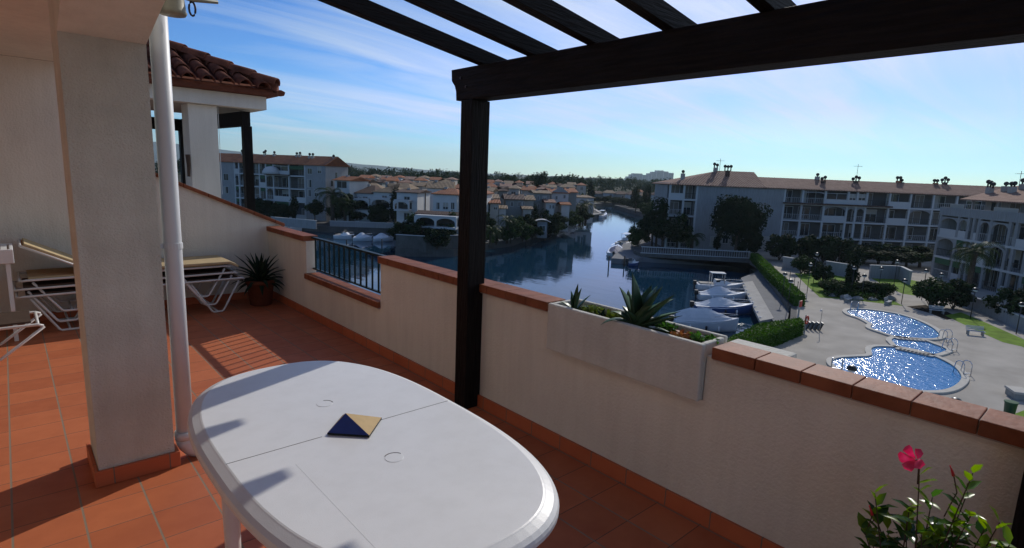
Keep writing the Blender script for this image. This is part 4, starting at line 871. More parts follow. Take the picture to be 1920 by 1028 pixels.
def roof(par, x0, x1, y0, y1, ze, zr, m, hipl=0, hipr=0, over=.4, th=.14, name='roof', front_only=False):
    yr = (y0+y1)/2; s_ = (zr-ze)/(yr-y0); zo = ze-over*s_; a, b_, c, d = x0-over, x1+over, y0-over, y1+over
    rl_, rr = x0+hipl-(0 if hipl else over), x1-hipr+(0 if hipr else over)
    V = [(a,c,zo),(b_,c,zo),(b_,d,zo),(a,d,zo),(rl_,yr,zr),(rr,yr,zr)]
    vs = V+[(x,y,z-th) for x,y,z in V]
    mb = MB(); mb.add(vs, [(0,1,5,4),(1,2,5),(2,3,4,5),(3,0,4),(6,10,11,7),(7,11,8),(8,11,10,9),(9,10,6),(0,6,7,1),(1,7,8,2),(2,8,9,3),(3,9,6,0)])
    return mb.build(name, M[m], par)
def gable(mb, x, th, y0, y1, zb, ze, zr): mb.slabx([(y0,zb),(y1,zb),(y1,ze),((y0+y1)/2,zr),(y0,ze)], x, x+th)
def chimney(par, x, y, z, h=1.0, w_=.5, cowls=1, m='wallc', seed=0):
    rg = random.Random(seed); o = MB().box(x-w_/2, x+w_/2, y-.28, y+.28, z-.9, z+h).build('chimney', M[m], par)
    for k in range(cowls):
        cx = x+(k-(cowls-1)/2)*.5; hh = z+h+rg.uniform(0,.45)*(cowls > 1)
        MB().lathe([(.10,-.1-(hh-z-h)),(.10,.08),(.23,.14),(.28,.32),(.23,.48),(.08,.58)], (cx,y,hh), 8).build('cowl', M['cowl'], o, smooth=True)
def antenna(par, x, y, z, h=2.6):
    b = MB(); b.tube([(x,y,z-.5),(x,y,z+h)], .035, 4); b.tube([(x-.7,y,z+h*.85),(x+.7,y,z+h*.85)], .025, 4)
    for k in range(5): b.tube([(x-.6+.3*k,y-.35,z+h*.85),(x-.6+.3*k,y+.35,z+h*.85)], .02, 3)
    b.build('antenna', M['chain'], par)
def loggias(par, xs, zs, ze, dep=1.7, colw=.3, cm='trim', rg=None, solid=.25, arch=(), glaze=(), skip=(), wallm='wallw', top_arch=()):
    """open balconies: xs column positions, zs floor heights, ze top"""
    rg = rg or random.Random(1); lv = list(zs)+[ze]
    for j, z in enumerate(lv[1:-1] if zs[0] == 0 else lv[:-1]):
        MB().box(xs[0]+.02, xs[-1]-.02, -.06, dep-.01, z-.26, z).build('floor_slab', M['trim'], par)
    MB().box(xs[0]+.02, xs[-1]-.02, dep-.008, dep-.001, 0, ze-.02).build('back_wall_shade', M['inner'], par)  # thin dark sheet over the back wall, painting in the recess shade
    for x in xs: MB().box(x-colw/2, x+colw/2, -.03, .24, 0, ze-.02).build('column', M[cm], par)
    for i in range(len(xs)-1):
        a, c = xs[i]+colw/2, xs[i+1]-colw/2
        if c-a < .5: continue
        for j in range(len(lv)-1):
            z0, z1 = lv[j], lv[j+1]-.26
            if (i, j) in skip: continue
            if (i, j) in arch:
                mb = MB(); arch_panel(mb, a, c, z1, z0+1.55, .0, .2); mb.build('arch', M[wallm], par)
            if (i, j) in glaze:
                window(par, a+.1, c-.1, z0+.9, z1-.15, .12, nm='glazing'); MB().box(a, c, .0, .1, z0, z0+.82).build('parapet', M['trim'], par); continue
            if rg.random() < solid: MB().box(a, c, .0, .10, z0, z0+.9).build('parapet', M['trim'], par)
            else:
                b = MB(); b.box(a, c, .02, .06, z0+.9, z0+.95); n = max(2, int((c-a)/.30))
                for k in range(n): x = a+(c-a)*(k+.5)/n; b.box(x-.015, x+.015, .03, .05, z0, z0+.9)
                b.build('balustrade', M['lampd'] if rg.random() < .6 else M['trim'], par)
            wd = min(c-a-.5, rg.choice([1.4,1.9,2.4])); xo = a+.2+rg.random()*(c-a-wd-.4); window(par, xo, xo+wd, z0+.12, z0+2.05, dep-.012, pane=rg.choice(['glass','glass','shutter']))
            if rg.random() < .16: MB().slab([(a+.1,z1-.02),(c-.1,z1-.02),(c-.1,z1-.75),(a+.1,z1-.75)], -.02, .0).build('awning', M['awning'], par)

# --- right apartment building, main block
F = Face((84.7,49.4), (125.5,12.6)); xe = F.L
t = thing('apartment_building', 'long white apartment building with pinkish tiled roof, its blank end wall behind the umbrella pine', 'building', tuple(F.p), F.rz)
x1 = F.x(1466, 405); ZS = [0, 2.75, 5.5, 8.2]; EV = 10.72
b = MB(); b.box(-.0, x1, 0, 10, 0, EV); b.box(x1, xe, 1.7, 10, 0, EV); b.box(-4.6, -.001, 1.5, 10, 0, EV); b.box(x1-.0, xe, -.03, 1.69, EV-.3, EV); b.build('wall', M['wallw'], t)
xs = [x1+.1]+[F.x(p, 405) for p in (1501,1543,1586,1603,1621,1664,1703,1746,1790)]+[xe-6,xe-.1]
loggias(t, xs, ZS, EV-.3, arch={(1,3),(3,2),(4,2),(7,2),(2,2)}, glaze={(2,3),(3,3),(4,3)}, rg=random.Random(4), solid=.22)
loggias(t, [-4.5,-2.2,-.1], ZS, EV-.3, dep=1.5, rg=random.Random(6), solid=.3); MB().box(-4.6, -.02, -.03, 1.49, EV-.3, EV).build('lintel', M['wallw'], t)
MB().slab([(xs[0]-.2,8.10),(xs[6]+.2,8.10),(xs[6]+.2,8.34),(xs[0]-.2,8.34)], -.75, -.065).build('tile_canopy', M['roof4'], t)
for a, c, z0, z1 in ((1334,1349,426,413),(1338,1348,403,386),(1332,1349,461,444),(1355,1365,456,443)):
    window(t, F.x(a,(z0+z1)/2), F.x(c,(z0+z1)/2), F.z(a,z0), F.z(a,z1), -.001)
MB().box(F.x(1425,455), F.x(1446,455), -.06, .02, F.z(1435,470), F.z(1435,443)).build('sunlit_passage_panel', M['wallc'], t)  # pale cream panel, its colour stands in for the sunlit wall beyond a passage
xm = F.x(1432, 345)
roof(t, -4.6, xm, 0, 10.6, EV, EV+2.35, 'roof1', hipl=9.5)
roof(t, xm+.42, xe, 0, 9.2, EV, EV+1.55, 'roof1')
for px, dy, h_, c, m in ((1279,3,.3,1,'wallc'),(1339,5.3,.6,2,'wallc'),(1362,3.4,.9,3,'roof4'),(1531,4.6,.7,1,'wallc'),(1543,3.0,.5,2,'roof4'),(1604,3.6,.5,3,'roof4'),(1684,4.6,.5,2,'roof2'),(1690,4.6,.3,1,'roof4'),(1754,4.6,.4,2,'roof2'),(1771,4.8,.5,3,'roof4')):
    x = F.x(px, 345, dy); top = EV+(2.35 if x < xm else 1.55)*min(1, dy/5); chimney(t, x, dy, top-.1, h_, .6, c, m, px)
for px in (1347,1605): antenna(t, F.x(px,340,5), 5, EV+1.8)
# --- right wing, stepping towards the camera
P0 = dp(1770, 74); P1 = dp(2010, 54.5); F2 = Face((P0.x,P0.y), (P1.x,P1.y))
t = thing('apartment_wing', 'white wing of the apartment building at the right edge, with arches and roof terraces', 'building', tuple(F2.p), F2.rz)
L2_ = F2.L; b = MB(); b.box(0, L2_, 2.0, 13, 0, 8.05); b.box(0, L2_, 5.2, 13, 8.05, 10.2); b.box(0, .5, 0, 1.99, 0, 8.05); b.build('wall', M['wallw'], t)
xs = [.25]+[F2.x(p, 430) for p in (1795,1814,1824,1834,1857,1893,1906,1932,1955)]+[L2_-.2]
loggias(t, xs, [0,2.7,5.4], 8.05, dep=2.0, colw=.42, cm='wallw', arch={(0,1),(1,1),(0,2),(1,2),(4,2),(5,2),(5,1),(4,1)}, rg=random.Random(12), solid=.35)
MB().box(-.05, L2_, -.08, .12, 8.0, 9.05).build('terrace_parapet', M['wallw'], t); MB().box(0, L2_, .13, 5.19, 8.0, 8.06).build('terrace_floor', M['wallc'], t)
for k in range(6): MB().box(.6+k*4.6, .85+k*4.6, 3.2, 3.45, 8.06, 10.1).build('column', M['wallw'], t)
for k in range(8): window(t, 1.2+k*3.3, 2.9+k*3.3, 8.3, 9.95, 5.2, pane=('glass','shutter')[k % 2])
for a, c in ((1.5,4.2),(9.5,13.2),(18.0,21.5)): MB().slab([(a,9.05),(c,9.05),(c,9.5),(a,9.5)], .14, .22).build('canopy', M['wallc'], t)
roof(t, -.5, L2_+2, 3.0, 14.5, 10.30, 12.15, 'roof1')
for px, dy, h_, c, m in ((1857,5.5,.7,3,'wallc'),(1886,6.5,.6,1,'wallc'),(1899,6,.7,2,'wallc'),(1919,7.5,.6,2,'wallc')):
    x = F2.x(px, 350, dy); chimney(t, x, dy, 10.3+min(1.8, (dy-3)*.32), h_, .8, c, m, px)
antenna(t, F2.x(1912, 340, 8), 8, 11.6, 2.4)
# --- left apartment building
Pe = dp(610, 115); e = Vector((.42,-.907)); F3 = Face((Pe.x-38*e.x, Pe.y-38*e.y), (Pe.x, Pe.y))
t = thing('apartment_building', 'white four storey apartment building with orange roof and pale gable, across the water at left', 'building', tuple(F3.p), F3.rz)
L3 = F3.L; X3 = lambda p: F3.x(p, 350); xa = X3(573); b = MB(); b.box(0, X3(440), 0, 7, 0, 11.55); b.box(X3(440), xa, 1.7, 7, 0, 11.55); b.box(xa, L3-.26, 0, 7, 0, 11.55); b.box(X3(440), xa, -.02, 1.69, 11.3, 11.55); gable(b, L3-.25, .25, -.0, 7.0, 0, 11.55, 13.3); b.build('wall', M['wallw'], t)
loggias(t, [X3(p) for p in (441,449,464,487,499,513,542)]+[xa-.15], [0,3.65,6.35,9.05], 11.3, rg=random.Random(15), solid=.3, arch={(0,1),(0,2),(4,2),(3,2),(4,1)}, glaze={(5,3)})
MB().slab([(X3(500),8.95),(X3(545),8.95),(X3(545),9.15),(X3(500),9.15)], -.7, -.065).build('tile_canopy', M['roof4'], t)
MB().lathe([(1.9,0),(1.85,.5),(1.5,1.1),(.9,1.5),(.0,1.65)], (X3(513),-.4,9.15), 18).build('dome', M['trim'], t, smooth=True)
for a, c, z0, z1 in ((596,602,325,313),(577,584,351,337),(577,583,368,356),(590,596,368,356),(577,585,326,316),(420,428,338,326),(420,428,362,350)):
    window(t, F3.x(a,(z0+z1)/2), F3.x(c,(z0+z1)/2), F3.z(a,z0), F3.z(a,z1), -.001)
window(t, 0, .01, 0, .01, 5, nm='window') if False else None
b = MB(); b.box(L3+.001, L3+.03, 3.0, 3.5, 8.6, 10.0); b.build('side_window', M['glass'], t)
MB().box(L3+.001, L3+.03, 1.6, 2.2, 7.2, 8.3).build('side_window', M['glass'], t)
roof(t, 0, L3+.02, 0, 7, 11.55, 13.3, 'roof2', over=.3)
for px, dy, h_, c in ((456,3,.4,2),(497,3,.4,2),(515,3,.6,1),(557,3,.5,1),(563,3,.6,1),(581,2.6,.4,1),(587,2.6,.4,1),(627,3,.2,1)):
    x = min(F3.x(px, 300, dy), L3-.4); chimney(t, x, dy, 12.9, h_, .5, c, 'wallc', px)

# --- villas and houses
def house(label, pxl, pxr, k, pe, pr, name='villa', dirv=(.62,-.785), depth=8, wm='wallw', rm='roof3', hip=2.5, wins=(), arches=(), zb=G-.1, extra=None, chim=1, floors=2, group=None, over=.35, auto=True):
    P = dp(pxl, k); e = Vector((dirv[0],dirv[1],0)).normalized(); f = Face((P.x,P.y), (P.x+e.x, P.y+e.y), zb); f.L = f.x(pxr, hor(pxr)); Lx = f.L
    ze = f.z((pxl+pxr)/2, pe); zr = ze+max(.3, f.z((pxl+pxr)/2, pr, depth/2)-ze)
    t = thing(name, label, 'house', tuple(f.p), f.rz, group)
    b = MB(); b.box(0, Lx, 0, depth, 0, ze)
    if hip < .5:
        gable(b, .0, .02, 0, depth, ze-.1, ze, zr-.08); gable(b, Lx-.02, .02, 0, depth, ze-.1, ze, zr-.08)
    b.build('wall', M['wallh' if wm == 'wallw' else wm], t)
    roof(t, 0, Lx, 0, depth, ze, zr, rm, hipl=hip if hip > .5 else 0, hipr=hip if hip > .5 else 0, over=over)
    for a, c, t0, t1 in wins: window(t, f.x(a,(t0+t1)/2), f.x(c,(t0+t1)/2), f.z(a,t1), f.z(a,t0), -.001)
    if auto and not wins and Lx > 2.5:
        n = max(1, int(Lx/3.0)); rg = random.Random(int(pxl*7))
        for fl in range(floors):
            z0 = ze-2.1-fl*2.9
            if z0 < .2: break
            for q in range(n):
                x = Lx*(q+.5)/n; window(t, x-.5, x+.5, z0, z0+1.25, -.001, pane=rg.choice(['glass','shutter']))
    for a, c, t0, t1 in arches:                  # open arcade standing in front
        xa_, xb_ = f.x(a, t1), f.x(c, t1); z0, z1 = f.z(a, t1), f.z(a, t0); n = max(1, round((xb_-xa_)/2.9)); wd = (xb_-xa_)/n; mb = MB()
        for q in range(n): arch_panel(mb, xa_+q*wd+.14, xa_+(q+1)*wd-.14, z1, z0+(z1-z0)*.45, -1.9, -1.7)
        mb.box(xa_, xb_, -1.92, -.02, z1+.001, z1+.22); mb.build('arcade', M['trim'], t)
        for q in range(n+1): MB().box(xa_+q*wd-.14, xa_+q*wd+.14, -1.92, -1.68, z0, z1).build('column', M['trim'], t)
        MB().box(xa_, xb_, -1.9, -.03, z0-.3, z0-.02).build('terrace', M['trim'], t)
        MB().box(xa_+.1, xb_-.1, -.012, -.003, z0, z1-.3).build('dark_glass_panel', M['glass'], t)  # dark glass sheet across the wall behind the arches
    if extra: extra(t, f, ze)
    for q in range(chim): chimney(t, Lx*(.3+.4*q), depth*.45, zr-.4, .6, .5, 0, wm)
    return t
house('small white house with bright pink roof against the gable of the left apartment building', 627, 655, 113, 337, 330, depth=6, dirv=(.42,-.907), rm='roof2', hip=0, wins=((632,650,340,352),))
house('left half of the first white villa, with a wide arched balcony', 668, 701, 113, 361, 347, rm='roof4', hip=1.5, arches=((671,699,373,392),(673,699,396,412)))
house('right half of the first white villa, tan hipped roof and long arched balcony', 700, 742, 112, 359, 343, rm='roof3', hip=4, arches=((703,738,372,388),(705,737,394,408)))
def pipe_(t, f, ze): MB().tube([(f.L+.06,4.2,0),(f.L+.06,4.2,ze)], .12, 6).build('drainpipe', M['shutter'], t)
house('second white villa with a dark flat fronted upper wall and pale sunlit side', 744, 783, 99, 360, 355, rm='roof4', hip=0, depth=7, arches=((746,773,376,391),), extra=pipe_)
house('blue shaded white villa with three arched windows, left of the pergola post', 813, 858, 90, 363, 353, rm='roof2', hip=1.2, wins=((818,824,380,392),(831,840,380,392),(846,852,380,392)), depth=7)
def lowroof(t, f, ze): roof(t, -.5, f.L+.5, -2.6, 1.2, ze-.1, ze+.5, 'roof4', over=.3, name='porch_roof')
house('long low white arcade with dark tiled roof in front of the blue shaded villa', 783, 862, 84.5, 401, 396, rm='roof4', hip=0, depth=3, arches=((786,861,404,421),), chim=0, extra=None, auto=False)
house('white villa behind the pergola post', 858, 905, 92, 362, 350, rm='roof2', hip=2, depth=8)
house('small cream house with an orange roof edge just right of the pergola post', 921, 937, 96, 380, 374, wm='wallc', rm='roof2', hip=0, depth=6, wins=((926,932,387,393),), dirv=(.8,-.6))
house('white upper storey house behind the small cream house right of the post', 908, 936, 101, 371, 364, rm='roof3', hip=0, depth=8, dirv=(.8,-.6))
house('grey green house with tall chimneys right of the small cream house', 950, 984, 103, 373, 364, wm='wallg', rm='roof4', hip=0, depth=8, chim=2, dirv=(.8,-.6), wins=((958,962,379,387),(972,976,379,387),(979,982,379,387)))
house('narrow white house with a slanting sunlit roof edge, fourth front from the post', 984, 1003, 106, 374, 366, wm='wallc', rm='roof3', hip=0, depth=7, dirv=(.8,-.6))
house('tall dark green grey house left of the blue gabled house', 1004, 1034, 112, 362, 357, wm='wallg', rm='roof3', hip=0, depth=9, dirv=(.8,-.6), wins=((1008,1011,368,375),(1018,1024,368,374),(1008,1011,383,390)))
def gabf(t, f, ze): MB().slab([(0,ze-.01),(f.L,ze-.01),(f.L/2,ze+1.2)], -.03, .15).build('gable_front', M['wallw'], t)
house('pale blue looking gabled house with red roof edge above the canal', 1036, 1068, 118, 361, 354, rm='roof2', hip=0, depth=9, dirv=(.85,-.52), extra=gabf, wins=((1042,1045,368,374),(1056,1060,366,372),(1042,1045,380,386),(1055,1060,380,386)))
house('green grey house with red roof adjoining the pale blue gabled house', 1068, 1083, 121, 360, 353, wm='wallg', rm='roof2', hip=0, depth=9, dirv=(.8,-.6))
house('low white house behind the two palms at the canal bend', 1085, 1116, 138, 370, 366, rm='roof3', hip=1, depth=8, dirv=(.8,-.6))
for i, (a, c, k, pe, pr, wm, rm) in enumerate(((1112,1134,285,363,358,'wallg','roof4'),(1136,1158,280,362,357,'wallw','roof3'),(1159,1180,272,364,359,'wallg','roof4'),(1181,1204,262,365,359,'wallw','roof4'),(1192,1212,290,360,356,'wallc','roof2'),(1206,1230,248,367,360,'wallg','roof3'),(1230,1254,235,366,359,'wallw','roof4'))):
    house(['leftmost','second','third','fourth','small cream orange roofed','sixth','rightmost'][i]+' low house along the far curved bank, seen over the bank bushes', a, c, k, pe, pr, wm=wm, rm=rm, hip=1.5, depth=8, dirv=(.75,-.66), name='house', chim=0, floors=1)
house('small white garden house with tan roof, low on the bank between the first two palms', 938, 951, 98, 390, 385, wm='wallw', rm='roof3', hip=0, depth=4, dirv=(.8,-.6), chim=0, floors=1)
house('small cream outbuilding in front of the narrow white house with slanting roof edge', 984, 999, 101, 391, 387, wm='wallc', rm='roof3', hip=0, depth=4, dirv=(.8,-.6), chim=0, floors=1)
house('small white outbuilding with orange roof in front of the blue gabled house', 1056, 1071, 114, 383, 379, wm='wallw', rm='roof2', hip=0, depth=4, dirv=(.8,-.6), chim=0, floors=1)
house('white low house with pinkish roof between the kiosk and the blue gabled house', 1026, 1042, 109, 379, 374, wm='wallw', rm='roof1', hip=0, depth=5, dirv=(.8,-.6), chim=0, wins=((1030,1033,385,391),(1036,1039,385,391)))
# villa roofs behind the first row: placed one by one from left to right
rows = [(664,684,128,342,335,'wallw','roof4'),(682,712,118,352,343,'wallc','roof3'),(698,716,134,341,336,'wallg','roof4'),(714,738,142,338,332,'wallc','roof2'),(730,768,122,353,343,'wallc','roof3'),(748,776,146,342,336,'wallw','roof1'),(770,792,132,348,341,'wallc','roof3'),(778,800,160,338,333,'wallw','roof2'),(796,822,124,358,349,'wallw','roof4'),(802,848,112,352,340,'wallw','roof3'),(846,862,128,352,345,'wallc','roof2'),(826,848,160,341,335,'wallg','roof3'),
        (907,922,118,358,351,'wallc','roof3'),(914,934,140,350,343,'wallc','roof2'),(934,952,126,357,349,'wallg','roof4'),(940,960,155,350,344,'wallw','roof1'),(954,974,135,353,347,'wallc','roof3'),(965,985,165,349,343,'wallw','roof4'),(980,1000,140,356,349,'wallc','roof2'),(992,1008,170,351,346,'wallw','roof3'),(1008,1028,150,354,348,'wallc','roof1'),(1022,1044,175,351,346,'wallw','roof3'),(1052,1080,160,351,345,'wallw','roof3'),(1046,1062,190,348,344,'wallg','roof4')]
ordn = ['first','second','third','fourth','fifth','sixth','seventh','eighth','ninth','tenth','eleventh','twelfth']
cn = {'wallw':'white','wallc':'cream','wallg':'grey green'}; rn = {'roof1':'pinkish','roof2':'orange','roof3':'tan','roof4':'dark brown'}
for i, (a, c, k, pe, pr, wm, rm) in enumerate(rows):
    house('far %s house with %s roof, %s of those %s of the pergola post' % (cn[wm], rn[rm], ordn[i % 12], 'left' if i < 12 else 'right'), a, c, k, pe, pr, wm=wm, rm=rm, hip=(i % 3)*1.2, depth=7.5, name='house', dirv=(.62+.1*(i % 3),-.75+.25*(i % 2)), floors=2, chim=(i % 3 == 0)*1)
rows2 = [(672,688,176,333,328,'wallw','roof2'),(690,706,190,330,326,'wallc','roof3'),(712,726,182,334,329,'wallw','roof1'),(738,752,196,332,328,'wallw','roof2'),(758,774,185,336,331,'wallc','roof1'),(784,800,200,333,329,'wallw','roof3'),(806,822,188,337,332,'wallw','roof2'),(836,852,198,336,332,'wallc','roof1'),
         (908,922,185,342,337,'wallw','roof2'),(926,940,200,340,336,'wallc','roof1'),(946,960,188,344,339,'wallw','roof3'),(966,980,205,342,338,'wallw','roof2'),(988,1002,195,345,340,'wallc','roof1'),(1030,1044,205,345,341,'wallw','roof2'),(1066,1080,215,346,342,'wallw','roof3'),(1084,1100,225,347,343,'wallc','roof2')]
for i, (a, c, k, pe, pr, wm, rm) in enumerate(rows2):
    house('tiny distant %s house with %s roof, %s of those %s of the post' % (cn[wm], rn[rm], ordn[i % 8], 'left' if i < 8 else 'right'), a, c, k, pe, pr, wm=wm, rm=rm, hip=(i % 2)*1.5, depth=7.5, name='house', dirv=(.7,-.7), floors=2, chim=0)
# hazy tower blocks on the coast
for lab, segs, k in (('left hazy blue tower block on the horizon, stepped and flat topped', ((1175,1181,331),(1181,1186,327),(1186,1204,325),(1204,1216,328)), 2500), ('right hazy blue tower block on the horizon, taller and domed in outline', ((1214,1221,325),(1221,1230,322),(1230,1243,319.5),(1243,1252,321.5),(1252,1262,324)), 2600)):
    o = dp(segs[0][0], k); t = thing('tower_block', lab, 'building', (o.x,o.y,G))
    for a, c, py in segs:
        A, C_ = dp(a, k), dp(c, k); f = Face((A.x,A.y),(C_.x,C_.y)); hh = f.z(a, py); b = MB()
        m_ = Matrix.Translation((A.x-o.x, A.y-o.y, 0)) @ Matrix.Rotation(f.rz, 4, 'Z'); b.box(0, f.L-.01, 0, 40, 0, hh, m_)
        ww = b.build('wall', M['tower'], t); b = MB(); zz = 4
        while zz < hh-3: b.box(1.5, f.L-1.5, -.5, -.01, zz, zz+1.4, m_); zz += 3.2
        b.build('window_bands', M['glass'], ww)

# ---------------------------------------------------------------- quay walls, fences, garden walls
def lwall(label, pts, z0, h, m='wallw', th=.25, name='garden_wall', cap=True, cat='wall', group=None):
    t = thing(name, label, cat, (0,0,0), 0, group)
    for i in range(len(pts)-1):
        a, c = Vector((*pts[i],0)), Vector((*pts[i+1],0)); f = Face(a, c, 0); m_ = Matrix.Translation((a.x,a.y,0)) @ Matrix.Rotation(f.rz, 4, 'Z')
        MB().box(0, f.L, 0, th, z0, z0+h, m_).build('wall', M[m], t)
        if cap: MB().box(-.05, f.L+.05, -.05, th+.05, z0+h+.001, z0+h+.09, m_).build('cap', M['trim'], t)
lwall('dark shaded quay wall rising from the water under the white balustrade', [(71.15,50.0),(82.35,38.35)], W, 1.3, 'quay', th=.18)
t = thing('balustrade', 'white balustrade on top of the promenade retaining wall', 'balustrade')
a, c = Vector((71.3,50.1,0)), Vector((82.5,38.5,0)); f = Face(a, c, 0); m_ = Matrix.Translation((a.x,a.y,0)) @ Matrix.Rotation(f.rz, 4, 'Z')
MB().box(0, f.L, .02, .2, G+.95, G+1.07, m_).build('handrail', M['trim'], t)
n = 46
for k in range(n): x = f.L*(k+.5)/n; b = MB(); b.lathe([(.05,0),(.08,.12),(.05,.3),(.05,.36)], (0,0,0), 6); b.v = [tuple(m_ @ Vector((v[0]+x, v[1]+.11, G+.0+v[2]*2.6))) for v in b.v]; b.build('baluster', M['wallw'], t, smooth=True)
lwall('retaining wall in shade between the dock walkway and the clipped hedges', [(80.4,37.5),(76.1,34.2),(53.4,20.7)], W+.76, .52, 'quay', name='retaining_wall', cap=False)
lwall('white low wall at the end of the lawn beneath the right wing', [XY(1788,568,G),XY(1850,590,G),XY(1955,640,G)], G, 1.1)
lwall('white garden wall section under the first bays of the main facade', [XY(1466,503,G),XY(1500,509,G)], G, 1.5)
lwall('white garden wall with a stepped end below the middle of the main facade', [XY(1546,512,G),XY(1600,521,G)], G, 1.5)
lwall('bluish white garden wall behind the second lawn, below the tree row', [XY(1630,522,G),XY(1684,524,G),XY(1702,534,G)], G, 1.6)
for i, (pts, h_) in enumerate((([XY(743,480,W),XY(800,483.5,W),XY(870,480,W)],2.4),)):
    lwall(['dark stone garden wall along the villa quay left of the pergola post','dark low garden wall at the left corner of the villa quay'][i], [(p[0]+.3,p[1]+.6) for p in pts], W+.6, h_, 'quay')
lwall('pale garden wall on the canal bank right of the pergola post', [(p[0]-.4,p[1]+1.0) for p in (XY(912,467,W),XY(940,464.5,W))], W+1, 1.7, 'wallg')
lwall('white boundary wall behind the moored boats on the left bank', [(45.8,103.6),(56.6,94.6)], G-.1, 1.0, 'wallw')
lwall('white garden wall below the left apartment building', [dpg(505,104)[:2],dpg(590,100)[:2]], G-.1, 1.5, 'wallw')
for i in range(5):
    a = Vector((65,72.5,0)).lerp(Vector((115.6,103,0)), i/5); c = Vector((65,72.5,0)).lerp(Vector((115.6,103,0)), (i+.62)/5)
    lwall(['first','second','third','fourth','fifth'][i]+' low garden wall from the left along the canal bank right of the post', [(a.x-.6,a.y+1.6),(c.x-.6,c.y+1.6)], G-.1, .9+.2*(i % 2), ('wallg','wallc','wallw')[i % 3])
# white kiosk with curved canopy, crane
x, y, z = dpg(1021, 101, G-.1); t = thing('kiosk', 'tall white kiosk with a curved canopy on the canal bank', 'kiosk', (x,y,z), R(-42))
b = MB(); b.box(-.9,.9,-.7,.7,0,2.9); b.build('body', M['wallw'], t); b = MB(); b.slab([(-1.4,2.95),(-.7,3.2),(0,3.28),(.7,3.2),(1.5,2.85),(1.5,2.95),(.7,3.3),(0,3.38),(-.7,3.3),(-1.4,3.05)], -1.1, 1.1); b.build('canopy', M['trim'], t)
window(t, -.5, .5, 1.2, 2.2, -.701)
x, y, z = dpg(735, 111, G-.1); t = thing('davit_crane', 'white quay crane with a horizontal arm beside the moored boats', 'crane', (x,y,z), R(-42))
MB().box(-.14,.14,-.14,.14,0,3.0).build('mast', M['trim'], t); MB().slab([(-1.5,2.35),(1.5,2.25),(1.5,2.5),(-1.5,2.45)], -.1, .1).build('arm', M['trim'], t); MB().slab([(-1.9,.5),(1.3,.45),(1.3,.68),(-1.9,.6)], -.6, .6).build('platform', M['trim'], t)
x, y, z = dpg(690, 111, G-.1); t = thing('garden_stair', 'white walled stair rising from the quay to the first villa', 'stairs', (x,y,z), R(-42))
b = MB()
for k in range(8): b.box(-1.6+k*.4, -1.2+k*.4, -.6, .6, 0, .3+k*.3)
b.build('steps', M['wallg'], t)
for y0 in (-.78, .61): MB().slab([(-1.9,0),(1.7,0),(1.7,3.1),(-1.9,.6)], y0, y0+.16).build('side_wall', M['wallg'], t)

